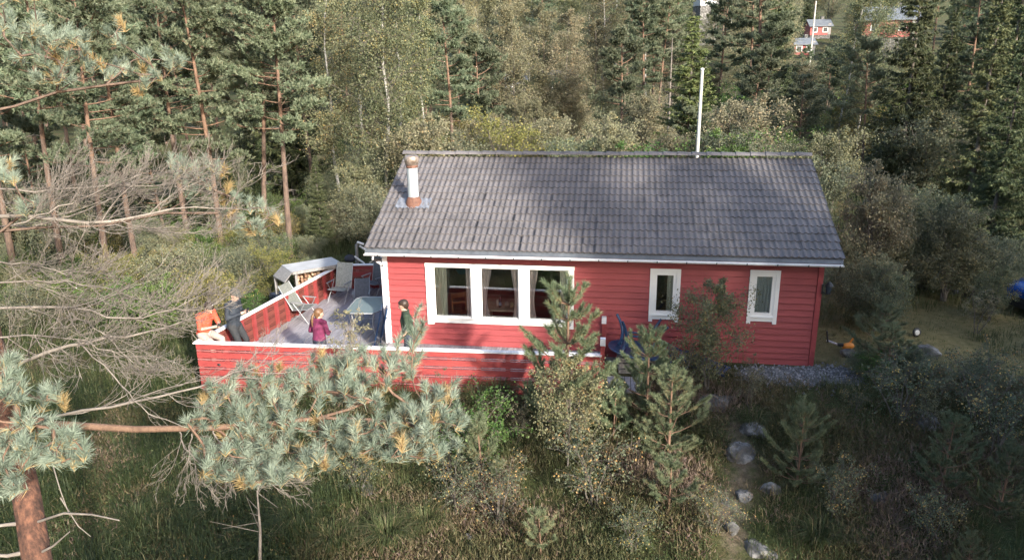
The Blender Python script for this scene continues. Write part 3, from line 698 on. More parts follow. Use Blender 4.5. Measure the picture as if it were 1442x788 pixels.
# folded blue slatted chairs leaning on the cabin corner
def folded(label, loc, rz, lean):
    t = empty('folded_chair', loc, rz, label=label, cat='chair', group='folded blue chairs by the cabin corner')
    Rm = roty(-lean)
    for y in (-.23, .23):
        m = MB(); m.box(np.array([0, y, .5]) @ Rm.T, (.03, .03, 1.0), Rm); m.build('side_rail', M['blueplastic'], t)
    for k, y in enumerate(np.linspace(-.17, .17, 5)):
        m = MB(); m.box(np.array([.012, y, .55]) @ Rm.T, (.014, .05, .78), Rm); m.build('slat', M['blueplastic'], t)
    m = MB(); m.box(np.array([.0, 0, .97]) @ Rm.T, (.028, .42, .05), Rm); m.build('top_rail', M['blueplastic'], t)
    m = MB(); m.box(np.array([.0, 0, .14]) @ Rm.T, (.028, .42, .04), Rm); m.build('bottom_rail', M['blueplastic'], t)
q = onfloor(527, 487); folded('nearest folded blue slatted chair leaning by the glass table', q, R(195), R(14))
folded('folded blue slatted chair behind the nearest one', q+np.array([.10, .10, 0]), R(198), R(14))
# upside-down blue table and blue chairs by the wall
ub = empty('upturned_table', (5.84, -.66, terrain(5.84, -.66)), R(12), label='blue plastic garden table turned upside down against the cabin wall', cat='table')
tz = .415
til = rotx(R(-3)) @ roty(R(9))
m = MB(); m.lathe([(0, -.02), (.58, -.02), (.63, .0), (.63, .035), (.605, .045), (.58, .02), (0, .02)], k=28); m.v = [v @ til.T+(0, 0, tz) for v in m.v]; m.build('table_top', M['blueplastic'], ub)
for a in (35, 145, 215, 325):
    ca, sa = math.cos(R(a)), math.sin(R(a))
    P = bez((ca*.44, sa*.34, .03), (ca*.30, sa*.22, .36), (ca*.62, sa*.50, .70), 8) @ til.T+(0, 0, tz)
    m = MB(); m.tube(P, np.linspace(.045, .03, 8), 6); m.build('leg', M['blueplastic'], ub)
m = MB(); P = np.array([(math.cos(R(a))*.30, math.sin(R(a))*.24, .36) for a in (35, 145, 215, 325, 35)]) @ til.T+(0, 0, tz); m.tube(P, .022, 6); m.build('leg_brace', M['blueplastic'], ub)
g0 = float(terrain(6.1, -.6))
pl = empty('pallet', (5.84, -.64, g0), R(4), label='low dark wooden pallet stack under the upturned blue table', cat='pallet')
for k in range(3):
    for y in (-.30, 0, .30):
        m = MB(); m.box((0, y, .05+k*.13), (.80, .09, .09)); m.build('bearer', M['greywood'], pl)
    for x in np.linspace(-.36, .36, 6):
        m = MB(); m.box((x, 0, .107+k*.13), (.10, .72, .022)); m.build('slat', M['greywood'], pl)
def slat_panel(label, loc, R3):
    t = link('slatted_chair', None, None, loc, None, None, label, 'chair', 'blue slatted chairs by the wall'); t.rotation_euler = Matrix(R3.tolist()).to_euler()
    for y in (-.24, .24):
        m = MB(); m.box((0, y, 0), (1.05, .035, .03)); m.build('side_rail', M['blueplastic'], t)
    for x in np.linspace(-.46, .46, 11):
        m = MB(); m.box((x, 0, .012), (.058, .45, .014)); m.build('slat', M['blueplastic'], t)
    for y in (-.24, .24):
        m = MB(); m.box((.18, y*1.08, -.16), (.035, .03, .34), roty(.5)); m.build('leg', M['blueplastic'], t)
        m = MB(); m.box((-.12, y*1.08, -.16), (.035, .03, .34), roty(-.5)); m.build('leg', M['blueplastic'], t)
slat_panel('dark blue slatted chair propped against the upturned table', (6.80, -.62, g0+.34), rotz(R(-10)) @ roty(R(24)))
slat_panel('dark blue slatted chair lying flat behind the birch sapling', (7.3, -.80, g0+.25), rotz(R(-22)) @ roty(R(12)))

# firewood shelter outside the fence
sa = hit(416, 381.5, 2, .96); sb = hit(461, 374, 2, .96)
dv = (sb-sa)[:2]; Ls = np.linalg.norm(dv); ang = math.atan2(dv[1], dv[0]); sg = float(terrain(sa[0], sa[1]))
fs = empty('firewood_shelter', (sa[0], sa[1], sg), ang, label='low grey roofed firewood shelter behind the forest side fence', cat='shelter')
H_ = .96-sg; Lx = Ls+.45
m = MB(); V = [(-.12, -.10, H_-.03), (Lx, -.10, H_-.03), (Lx, .95, H_-.06), (-.12, .95, H_-.06)]
V += [(a, b_, c+.035) for a, b_, c in V]
m.add(V, [[3, 2, 1, 0], [4, 5, 6, 7], [0, 1, 5, 4], [1, 2, 6, 5], [2, 3, 7, 6], [3, 0, 4, 7]]); m.build('roof_sheet', pmat('grey_roof_felt', (.34, .35, .36), (.48, .49, .50), 3, .7, .2), fs)
m = MB(); m.box((Lx/2-.06, -.115, H_-.02), (Lx+.12, .025, .08)); m.build('fascia', M['greywood'], fs)
m = MB(); V = [(-.125, -.08, H_-.03), (-.125, .92, H_-.07), (-.42, .85, H_-.30), (-.36, -.12, H_-.26)]; V += [(a, b_, c+.03) for a, b_, c in V]
m.add(V, [[3, 2, 1, 0], [4, 5, 6, 7], [0, 1, 5, 4], [1, 2, 6, 5], [2, 3, 7, 6], [3, 0, 4, 7]][::1]); m.build('side_roof', M['greywood'], fs)
for x, y in ((0, 0), (Lx-.15, 0), (0, .85), (Lx-.15, .85), (-.36, 0), (-.38, .8)):
    m = MB(); hh = (H_-.04 if y == 0 else H_-.09) if x > -.3 else H_-.32; m.box((x, y, hh/2), (.07, .07, hh)); m.build('post', M['greywood'], fs)
m = MB(); rng = np.random.default_rng(3)
for zz in np.arange(.08, H_-.12, .095):
    for xx in np.arange(.09, Lx-.2, .10):
        r_ = rng.uniform(.032, .052); y0 = rng.uniform(.02, .12)
        m.tube([(xx+rng.normal()*.008, y0, zz+rng.normal()*.008), (xx, y0+.35, zz)], r_, 6, rnd=rng.random())
fwm = leafmat('cut_firewood', [(0, (.20, .11, .07)), (.5, (.38, .24, .16)), (1, (.55, .42, .30))], 0, 0)
m.build('firewood', fwm, fs, kind='stuff')
m = MB()
for k in range(5): m.box((-.35+rng.normal()*.04, .25+k*.16, .24+.02*k), (.42, .10, .46), rotz(rng.normal()*.2))
m.build('tarpaulin_bundle', plain('dark_blue_tarpaulin', (.015, .025, .05), .5), fs)
# dark bag on the far fence cap
bp_ = hit(493, 368, 2, CZ+.0)
bgm = MB(); rng = np.random.default_rng(8); a = np.linspace(0, 2*PI, 13)[:-1]
V = []; rings = [(0, .0), (.10, .005), (.135, .06), (.12, .14), (.07, .20), (.0, .215)]
bgm.lathe(rings, k=14); bgm.v = [v*np.array([1.25, .8, 1])+rng.normal(size=v.shape)*.008 for v in bgm.v]
bgm.build('bag', plain('dark_navy_cloth', (.018, .022, .034), .8), None, loc=(bp_[0], bp_[1], CZ-.003), label='dark navy bag lying on the far fence cap', cat='bag')
# white swing frame behind the deck
wf = empty('timber_frame', hit(505, 372, 2, 0)*1.0, label='white and pale timber frame leaning behind the far fence', cat='frame')
def beam(px0, py0, px1, py1, y, r_, mat, name='beam'):
    a = hit(px0, py0, 1, y); b_ = hit(px1, py1, 1, y+.12); m = MB(); m.tube([a, b_], r_, 4); world_child(m, name, mat, wf)
wf.location = (hit(503, 372, 1, 5.6)[0], 5.6, -.4)
beam(502, 344, 503.5, 385, 5.6, .055, M['greywood'], 'post'); beam(499, 361, 513, 371, 5.5, .035, M['white']); beam(527, 371, 540, 360, 5.5, .035, M['white']); beam(506, 346, 520, 355, 5.65, .035, M['white'])
beam(503, 341, 512, 344, 5.6, .04, M['white']); beam(520, 370, 538, 362, 5.75, .025, M['rawwood'])
# flagpole
fp = column(990.5, 27.0); ztop = top_z(995.5, 98, 27.0); gz = float(terrain(*fp))
f = empty('flagpole', (fp[0], fp[1], gz), label='plain white flagpole rising behind the cabin roof', cat='flagpole')
m = MB(); m.tube([(0, 0, 0), (0, 0, (ztop-gz)*.5), (0, 0, ztop-gz)], [.075, .066, .055], 10); m.build('pole', plain('white_glass_fibre', (.42, .42, .39), .4), f)
m = MB(); m.lathe([(0, -.02), (.06, -.02), (.07, .02), (.03, .05), (0, .055)], (0, 0, ztop-gz), 10); m.build('knob', M['white'], f)
# string trimmer on the grass
sp = ground(1168, 488); s = empty('string_trimmer', sp+np.array([0, 0, .02]), 0, label='orange and white string trimmer lying on the grass', cat='trimmer')
e = ground(1187, 496)-sp
a0 = np.array([0, 0, .10]); a1 = np.array([e[0], e[1], .13])
m = MB(); m.tube([a0-(a1-a0)*.25, a1], .022, 6); m.build('shaft', plain('white_shaft', (.7, .7, .72), .35), s)
om = plain('orange_plastic', (.70, .24, .03), .4)
m = MB(); m.lathe([(0, -.10), (.07, -.09), (.10, -.02), (.09, .07), (.05, .12), (0, .13)], (0, 0, 0), 10, rot=roty(R(65))); m.v = [v*np.array([1.2, .8, .9])+a1+(0.08, 0, .01) for v in m.v]; m.build('motor', om, s)
m = MB(); m.tube([a0+(-.05, 0, -.02), a0+(-.07, .05, .16), a0+(-.08, .06, .24)], .022, 6); m.build('handle', M['dark'], s)
m = MB(); m.tube([a1+(.12, .05, .05), a1+(.22, .06, .22), a1+(.28, .06, .24)], .02, 6); m.build('guard', om, s)
m = MB(); m.box(a1+np.array([-.08, -.02, .05]), (.12, .07, .06)); m.build('grip', M['dark'], s)
# wheel with a white hub in the grass
wp = ground(1290, 474); t = link('loose_wheel', None, None, wp+np.array([0, 0, .11]), (R(80), 0, R(20)), None, 'small black wheel with white hub standing in the yard grass', 'wheel')
m = MB(); m.lathe([(.065, -.02), (.10, -.03), (.115, 0), (.10, .03), (.065, .02)], k=18); m.build('tyre', M['dark'], t)
m = MB(); m.lathe([(0, -.02), (.066, -.02), (.066, .02), (.05, .028), (0, .034)], k=18); m.build('hub', plain('grubby_white_hub', (.45, .45, .44), .5), t)

# ------------------------------------------------------------------ blue car at the frame edge
def car():
    base = ground(1418, 447); yaw = R(198)
    t = empty('parked_car', base+np.array([2.25, .75, 0]), yaw, label='blue hatchback car parked under the trees beyond the yard', cat='car'); t.scale = (.95,)*3
    paint = pmat('blue_car_paint', (.005, .05, .24), (.007, .06, .28), 3, .22, spec=.6)
    t_b = paint.node_tree.nodes['Principled BSDF']; t_b.inputs['Coat Weight'].default_value = .7; t_b.inputs['Coat Roughness'].default_value = .05
    gl = plain('dark_car_glass', (.012, .015, .018), .06, spec=.7)
    # sections from nose (x=2.05) to tail (x=-2.0): half width at sill, belt, height of lower body top
    Ls = [(2.05, .55, .60, .30, .62), (1.98, .72, .74, .22, .70), (1.75, .82, .80, .20, .80), (1.3, .86, .82, .20, .90), (.95, .87, .82, .20, .97), (0, .87, .83, .20, 1.0), (-1.0, .87, .83, .20, 1.02), (-1.7, .85, .80, .22, 1.02), (-1.95, .80, .76, .30, .98), (-2.02, .70, .70, .36, .9)]
    V = []; k = 13
    for x, w0, w1, zb, zt in Ls:
        pr = [(-w0*.9, zb), (-w0, zb+.12), (-w0-.01, (zb+zt)/2), (-w1-.01, zt-.12), (-w1+.04, zt-.03), (-w1*.6, zt+.02), (0, zt+.035), (w1*.6, zt+.02), (w1-.04, zt-.03), (w1+.01, zt-.12), (w0+.01, (zb+zt)/2), (w0, zb+.12), (w0*.9, zb)]
        V += [(x, y, z) for y, z in pr]
    m = MB(); n = len(Ls)
    m.add(V, [[i*k+j, i*k+(j+1) % k, (i+1)*k+(j+1) % k, (i+1)*k+j] for i in range(n-1) for j in range(k)], smooth=True)
    m.add(V[:k], [list(range(k))[::-1]]); m.add(V[-k:], [list(range(k))]); m.build('body', paint, t)
    # cabin
    Cs = [(1.0, .78, .97, .98), (.35, .70, .98, 1.36), (-.3, .68, 1.0, 1.47), (-1.1, .67, 1.0, 1.44), (-1.75, .66, 1.0, 1.12)]
    V = []
    for x, w1, z0, z1 in Cs: V += [(x, -.78, z0), (x, -w1*.92, z1-.04), (x, -w1*.6, z1), (x, w1*.6, z1), (x, w1*.92, z1-.04), (x, .78, z0)]
    m = MB(); m.add(V, [[i*6+j, i*6+j+1, (i+1)*6+j+1, (i+1)*6+j] for i in range(4) for j in range(5)], smooth=False); m.build('windows', gl, t)
    V = []
    for x, w1, z1 in ((.30, .69, 1.375), (-.3, .68, 1.485), (-1.1, .67, 1.455), (-1.5, .66, 1.28)): V += [(x, -w1*.95, z1-.05), (x, -w1*.6, z1), (x, w1*.6, z1), (x, w1*.95, z1-.05)]
    m = MB(); m.add(V, [[i*4+j, i*4+j+1, (i+1)*4+j+1, (i+1)*4+j] for i in range(3) for j in range(3)], smooth=True); m.build('roof', paint, t)
    for sy in (-1, 1):
        m = MB(); m.tube([(1.0, sy*.76, .98), (.32, sy*.66, 1.35)], .03, 4); m.build('pillar', paint, t)
        m = MB(); m.lathe([(0, .0), (.11, .0), (.10, .04), (.04, .07), (0, .075)], (0, 0, 0), 14, rot=roty(R(75))); m.v = [v*np.array([1, 1.5, .8])+(1.90, sy*.58, .66) for v in m.v]; m.build('headlight', plain('headlight_lens', (.45, .47, .5), .1), t)
        m = MB(); m.box((.75, sy*.93, .99), (.10, .16, .11)); m.build('mirror', paint, t)
        for x in (1.28, -1.25):
            wl = link('wheel', None, t, (x, sy*.80, .31), (R(90), 0, 0))
            m = MB(); m.lathe([(.20, -.10), (.29, -.10), (.31, -.06), (.31, .06), (.29, .10), (.20, .10)], k=20); m.build('tyre', M['dark'], wl)
            m = MB(); m.lathe([(0, .07*-sy), (.20, .09*-sy), (.20, -.09*-sy)], k=20); m.build('rim', M['alu'], wl)
    m = MB(); m.box((2.045, 0, .42), (.04, .8, .14)); m.build('grille', M['dark'], t)
    m = MB(); m.box((2.03, 0, .30), (.10, 1.25, .16)); m.build('bumper_lip', M['dark'], t)
car()
# ------------------------------------------------------------------ people
def capsule(mbl, a, b, ra, rb, k=12, sq=(1, 1)):
    a = np.asarray(a, float); b = np.asarray(b, float); d = b-a; L_ = np.linalg.norm(d); d = d/(L_+1e-9)
    up = np.array([0, 1.0, 0]) if abs(d[1]) < .8 else np.array([1.0, 0, 0])
    A = np.cross(d, up); A /= np.linalg.norm(A); B = np.cross(d, A)
    rings = [(a-d*ra*math.cos(t), ra*math.sin(t)) for t in np.linspace(.05, PI/2, 4)]+[(b+d*rb*math.sin(t), rb*math.cos(t)) for t in np.linspace(0, PI/2-.05, 4)]
    V = []; an = np.arange(k)*2*PI/k
    for c, r in rings: V += [c+A*math.cos(t)*r*sq[0]+B*math.sin(t)*r*sq[1] for t in an]
    n = len(rings)
    mbl.add(V, [[i*k+j, i*k+(j+1) % k, (i+1)*k+(j+1) % k, (i+1)*k+j] for i in range(n-1) for j in range(k)])
    mbl.add(V[:k], [list(range(k))[::-1]]); mbl.add(V[-k:], [list(range(k))])
def fuse(name, mbl, mat, parent, vox):
    me = mbl.mesh(name+'_rough', mat); o = bpy.data.objects.new('tmp', me); COL.objects.link(o)
    md = o.modifiers.new('r', 'REMESH'); md.mode = 'VOXEL'; md.voxel_size = vox
    sm = o.modifiers.new('s', 'SMOOTH'); sm.factor = .5; sm.iterations = 3
    dg = bpy.context.evaluated_depsgraph_get(); ev = o.evaluated_get(dg)
    me2 = bpy.data.meshes.new_from_object(ev); me2.name = name
    bpy.data.objects.remove(o)
    me2.materials.clear(); me2.materials.append(mat)
    me2.polygons.foreach_set('use_smooth', np.ones(len(me2.polygons), bool))
    return link(name, me2, parent)
M['skin'] = plain('skin', (.52, .33, .25), .55, var=.05)
M['hair'] = pmat('dark_brown_hair', (.018, .011, .008), (.05, .03, .02), 30, .5, pos=False)
M['hair2'] = pmat('brown_hair', (.08, .04, .02), (.18, .095, .045), 30, .5, pos=False)
def person(label, loc, rz, J, shirt, trousers, hair, cap=None, sleeves=1.0, hold=None, ponytail=False, size=1.0, group=None, legs_skin=False):
    """J: joints in a frame facing +x with z up from the floor"""
    t = link('person', None, None, loc, (0, 0, rz), size, label, 'person')
    j = {k_: np.array(v, float) for k_, v in J.items()}
    body = MB()
    up = (j['chest']-j['pelvis']); up /= np.linalg.norm(up)
    hd = j['head']; nk = j['neck']; fwd = np.array(J.get('look', (1, 0, 0)), float); fwd /= np.linalg.norm(fwd)
    hup = hd-nk; hup /= np.linalg.norm(hup); side = np.cross(hup, fwd); side /= np.linalg.norm(side); fwd = np.cross(side, hup)
    capsule(body, nk-hup*.06, nk+hup*.08, .055, .052)
    capsule(body, hd-fwd*.02+hup*.03, hd+fwd*.012+hup*.035, .094, .090)          # skull
    capsule(body, hd+fwd*.035-hup*.02, hd+fwd*.045-hup*.075, .066, .045)          # jaw
    capsule(body, hd+fwd*.092+hup*.012, hd+fwd*.112-hup*.02, .010, .016, 8)       # nose
    for s in (-1, 1): capsule(body, hd+side*s*.088+hup*.015, hd+side*s*.092-hup*.025, .014, .010, 8)
    def torso(m, e):
        capsule(m, j['pelvis'], j['pelvis']+up*.08, .135+e, .125+e, sq=(1.0, 1.15))
        capsule(m, j['pelvis']+up*.10, j['chest'], .120+e, .135+e, sq=(1.0, 1.18))
        capsule(m, j['chest'], j['neck']-up*.06, .135+e, .085+e, sq=(.95, 1.15))
        for s in 'LR': capsule(m, j['neck']-up*.05, j['sh'+s], .07+e, .062+e)
    def arm(m, s, e, part):
        capsule(m, j['sh'+s], j['el'+s], .052+e, .040+e)
        if part > 0.5: capsule(m, j['el'+s], j['el'+s]+(j['wr'+s]-j['el'+s])*part, .040+e, (.040-.014*part)+e)
    def leg(m, s, e, full=True):
        capsule(m, j['hip'+s], j['kn'+s], .085+e, .055+e)
        if full: capsule(m, j['kn'+s], j['an'+s], .056+e, .036+e)
    torso(body, 0)
    for s, sg in (('L', 1), ('R', -1)):
        arm(body, s, 0, 1.0); leg(body, s, 0)
        an = j['an'+s]; capsule(body, an-(0.03, 0, .03), an+np.array([.14, 0, -.045]), .034, .03)
        wr = j['wr'+s]; d = np.array(J.get('hand'+s, wr-j['el'+s]), float); d /= np.linalg.norm(d)
        la = np.cross(d, (0, 0, 1)); la = la/np.linalg.norm(la) if np.linalg.norm(la) > .2 else np.array([0, 1.0, 0]); pn = np.cross(la, d)
        palm = wr+d*.045
        capsule(body, wr+d*.01, wr+d*.075, .024, .026, 10, (1.3, .7))
        for q, (o_, ln) in enumerate(zip((-.030, -.010, .010, .030), (.062, .074, .070, .054))):
            b0 = wr+d*.085+la*o_; b1 = b0+d*ln*.55-pn*.006; b2 = b1+d*ln*.35-pn*.022
            capsule(body, b0, b1, .0095, .0085, 8); capsule(body, b1, b2, .0085, .007, 8)
        th = wr+d*.03+la*.028*sg; capsule(body, th, th+d*.035+la*.03*sg, .011, .010, 8); capsule(body, th+d*.035+la*.03*sg, th+d*.062+la*.028*sg-pn*.01, .010, .008, 8)
    fuse('body', body, M['skin'], t, .009)
    m = MB(); torso(m, .014)
    for s in 'LR': arm(m, s, .013, sleeves)
    fuse('shirt', m, shirt, t, .014)
    m = MB(); capsule(m, j['pelvis']-up*.02, j['pelvis']+up*.05, .150, .142, sq=(1.0, 1.14))
    for s in 'LR': leg(m, s, .014)
    fuse('trousers', m, trousers, t, .014)
    for s in 'LR':
        m = MB(); an = j['an'+s]; capsule(m, an+(-.04, 0, -.045), an+(.17, 0, -.06), .046, .040); fuse('shoe', m, M['dark'], t, .012)
    m = MB()
    capsule(m, hd-fwd*.035+hup*.055, hd+fwd*.0+hup*.062, .100, .096); capsule(m, hd-fwd*.055+hup*.0, hd-fwd*.045-hup*.05, .078, .055)
    for s in (-1, 1): capsule(m, hd+side*s*.06-fwd*.02+hup*.03, hd+side*s*.065-fwd*.015-hup*.01, .045, .03)
    capsule(m, hd+fwd*.06+hup*.10-side*.03, hd+fwd*.06+hup*.10+side*.03, .03, .03)
    fuse('hair', m, hair, t, .012)
    if ponytail:
        m = MB(); m.tube(bez(hd-fwd*.12+hup*.03, hd-fwd*.20-hup*.06, hd-fwd*.15-hup*.30, 8), [.02, .03, .034, .034, .032, .028, .02, .008], 8); m.build('ponytail', hair, t)
    if cap is not None:
        m = MB(); capsule(m, hd-fwd*.03+hup*.07, hd+fwd*.005+hup*.075, .108, .104); capsule(m, hd+fwd*.10+hup*.075-side*.03, hd+fwd*.15+hup*.065-side*.03, .03, .02, 10, (.4, 1.6)); capsule(m, hd+fwd*.10+hup*.075+side*.03, hd+fwd*.15+hup*.065+side*.03, .03, .02, 10, (.4, 1.6)); fuse('flat_cap', m, cap, t, .012)
    for s in (-1, 1):
        m = MB(); c = hd+fwd*.092+side*s*.034+hup*.022; capsule(m, c-side*.008, c+side*.008, .007, .007, 8); m.build('eye', M['dark'], t)
    m = MB(); c = hd+fwd*.093-hup*.052; capsule(m, c-side*.016, c+side*.016, .006, .006, 8); m.build('mouth', plain('lips', (.36, .15, .13), .5), t)
    return t
navy = pmat('navy_jacket_cloth', (.012, .018, .028), (.026, .034, .048), 20, .8, pos=False)
blk = pmat('charcoal_trouser_cloth', (.016, .018, .022), (.032, .035, .04), 20, .85, pos=False)
org = pmat('orange_jersey_cloth', (.58, .065, .03), (.70, .10, .05), 20, .8, pos=False)
bei = pmat('pale_beige_trouser_cloth', (.30, .24, .215), (.42, .345, .31), 20, .85, pos=False)
pur = pmat('plum_jacket_cloth', (.10, .012, .045), (.17, .022, .075), 16, .85, pos=False)
grn = pmat('dark_green_shirt_cloth', (.016, .030, .018), (.03, .05, .03), 20, .85, pos=False)
jea = pmat('dark_denim', (.012, .018, .035), (.03, .04, .065), 20, .85, pos=False)
def phone(label, person_o, local):
    m = MB(); m.box((0, 0, 0), (.012, .07, .14)); R3 = rotz(person_o.rotation_euler[2])
    p = np.array(person_o.location)+R3 @ (np.array(local)*person_o.scale[0])
    o = m.build('phone', M['dark'], None, loc=p, label=label, cat='phone'); o.rotation_euler = (0, R(25), person_o.rotation_euler[2])
# man leaning on the side fence
q = hit(329, 458, 2, .93)
J = dict(pelvis=(0, 0, .84), chest=(.04, 0, 1.18), neck=(.08, 0, 1.42), head=(.14, 0, 1.545), look=(1, -.25, -.45),
         shL=(.05, .18, 1.36), shR=(.05, -.18, 1.36), elL=(.05, .26, 1.08), elR=(.05, -.25, 1.07), wrL=(.27, .12, 1.16), wrR=(.27, -.08, 1.15),
         hipL=(.03, .09, .82), hipR=(.03, -.09, .82), knL=(.20, .12, .46), knR=(.18, -.11, .45), anL=(.20, .13, .09), anR=(.28, -.12, .09))
pm = person('man in navy jacket and dark cap leaning on the side fence with a phone', (q[0], q[1], DZ), R(-8), J, navy, blk, M['hair'], cap=pmat('grey_tweed_cap', (.03, .035, .035), (.07, .075, .07), 60, .9, pos=False))
phone('dark phone held by the man in the navy jacket', pm, (.40, .02, 1.20))
# person in orange sitting on the corner of the fence
q = hit(287, 467, 2, CZ+.10)
J = dict(pelvis=(0, 0, .82), chest=(.08, 0, 1.14), neck=(.19, 0, 1.34), head=(.28, 0, 1.435), look=(1, 0, -.9),
         shL=(.15, .18, 1.29), shR=(.15, -.18, 1.29), elL=(.22, .24, 1.02), elR=(.22, -.24, 1.02), wrL=(.42, .07, 1.05), wrR=(.42, -.07, 1.05),
         hipL=(.04, .09, .80), hipR=(.04, -.09, .80), knL=(.42, .12, .72), knR=(.40, -.11, .68), anL=(.44, .13, .32), anR=(.38, -.12, .28))
po = person('person in a bright orange jersey sitting hunched on the fence corner', (q[0], q[1], DZ), R(-22), J, org, bei, M['hair'], sleeves=.0)
phone('dark phone in the hands of the person in orange', po, (.54, .0, 1.08))
# person in plum seen from behind
q = hit(445.6, 436.5, 1, -1.86)
J = dict(pelvis=(0, 0, .84), chest=(.03, 0, 1.14), neck=(.05, 0, 1.34), head=(.075, 0, 1.455), look=(1, -.5, -.05),
         shL=(.03, .16, 1.27), shR=(.03, -.16, 1.27), elL=(.02, .26, 1.02), elR=(.02, -.26, 1.02), wrL=(.20, .16, .98), wrR=(.20, -.16, .98),
         hipL=(0, .085, .80), hipR=(0, -.085, .80), knL=(.02, .09, .45), knR=(.02, -.09, .45), anL=(0, .1, .085), anR=(0, -.1, .085))
person('person with a ponytail in a plum jacket, back to the camera at the fence', (q[0], q[1], DZ), R(75), J, pur, jea, M['hair2'], ponytail=True, size=.905)
# young person in green by the wall
q = hit(567.5, 422.5, 1, -1.66)
J = dict(pelvis=(0, 0, .93), chest=(.02, 0, 1.27), neck=(.04, 0, 1.49), head=(.07, 0, 1.61), look=(1, -.1, -.25),
         shL=(.02, .18, 1.42), shR=(.02, -.18, 1.42), elL=(.0, .25, 1.14), elR=(-.04, -.22, 1.14), wrL=(.14, .22, .93), wrR=(.02, -.24, .90),
         hipL=(0, .09, .90), hipR=(0, -.09, .90), knL=(.05, .10, .50), knR=(-.02, -.10, .50), anL=(.02, .11, .09), anR=(-.08, -.11, .09))
person('dark haired person in a green shirt standing by the picture window', (q[0]+.07, q[1], DZ), R(195), J, grn, jea, M['hair'], sleeves=.0, size=.95)
# ------------------------------------------------------------------ plants
def unit(v): return v/(np.linalg.norm(v, axis=-1, keepdims=True)+1e-9)
def tufts(mbl, C, D, n, L, W, rng, mat, spread=.75, rj=.18):
    """needle tufts: n blades from each point, coned about its direction"""
    C = np.repeat(np.asarray(C), n, 0); base = unit(np.asarray(D)); m = len(base)
    r0 = np.repeat(rng.random(m), n)
    Dd = np.repeat(base, n, 0)+rng.normal(size=(m*n, 3))*spread
    C = C+np.repeat(base, n, 0)*(rng.random(m*n)*L*.9)[:, None]
    mbl.blades(C, Dd, L*rng.uniform(.7, 1.2, m*n), W, rng, mat, np.clip(r0*.8+.1+rng.normal(size=m*n)*rj, 0, 1)*.9)
def pine_mesh(seed, h=15.0, crown0=.42, width=2.3, nb=46, W=.055, tn=14, dead=8, lean=.3):
    rng = np.random.default_rng(seed); tr = MB(); cr = MB()
    zs = np.linspace(0, h, 12); ph = rng.uniform(0, 6)
    P = np.stack([lean*np.sin(zs/h*2.4+ph)-lean*math.sin(ph), lean*np.cos(zs/h*2.1+ph)-lean*math.cos(ph), zs], 1)
    rad = .155*(h/15)*(1-zs/h)**.75+.012
    tr.tube(P[:6], rad[:6], 8, 0); tr.tube(P[5:], rad[5:], 7, 1)
    def at(z): return np.array([np.interp(z, zs, P[:, 0]), np.interp(z, zs, P[:, 1]), z])
    C, D = [], []
    for k in range(nb):
        u = (k+rng.random())/nb; z = h*(crown0+(1-crown0)*u**.9)*.995
        prof = (math.sin(PI*min(1, u*.62+.30)))**.8 if u < .9 else .45
        L_ = width*prof*rng.uniform(.55, 1.15); az = rng.uniform(0, 2*PI)
        o = np.array([math.cos(az), math.sin(az), 0]); b0 = at(z); el = rng.uniform(-.05, .35)+.45*u
        b2 = b0+o*L_*math.cos(el)+np.array([0, 0, L_*math.sin(el)]); b1 = b0+o*L_*.55+np.array([0, 0, L_*(math.sin(el)*.3-.04)])
        Bp = bez(b0, b1, b2, 6); tr.tube(Bp, np.linspace(.036, .009, 6)*(.5+.5*L_/width), 4, 1, cap=False)
        for s in range(rng.integers(9, 14)):
            f = rng.uniform(.35, 1.0); p = Bp[min(5, int(f*5))]+(Bp[min(5, int(f*5)+1)]-Bp[min(5, int(f*5))])*(f*5-int(f*5)) if f < 1 else Bp[5]
            a2 = az+rng.choice([-1, 1])*rng.uniform(.2, 1.2); l2 = L_*rng.uniform(.18, .42)
            o2 = np.array([math.cos(a2), math.sin(a2), rng.uniform(.05, .5)]); e = p+o2*l2
            tr.tube([p, e], [.012, .006], 3, 1, cap=False)
            for q in range(rng.integers(6, 10)):
                g = rng.uniform(.3, 1.05); c = p+(e-p)*g+rng.normal(size=3)*.10*np.array([1, 1, .7]); C.append(c)
                D.append(o2*.7+np.array([0, 0, .75])+rng.normal(size=3)*.35)
    tufts(cr, np.array(C), np.array(D), tn, .17, W, rng, 0, .62)
    for k in range(dead):
        z = h*rng.uniform(.2, crown0+.1); az = rng.uniform(0, 6.3); L_ = rng.uniform(.5, 1.6); o = np.array([math.cos(az), math.sin(az), rng.uniform(-.15, .2)])
        b0 = at(z); e = b0+o*L_; tr.tube([b0, b0+o*L_*.5+(0, 0, .05), e], [.02, .013, .005], 4, 2, cap=False)
        for s in range(4): p = b0+o*L_*rng.uniform(.4, 1); tr.tube([p, p+rng.normal(size=3)*.25], [.007, .003], 3, 2, cap=False)
    return tr.mesh('trunk', [M['bark_pine'], M['bark_upper'], M['deadwood']]), cr.mesh('crown', M['needle_pine'])
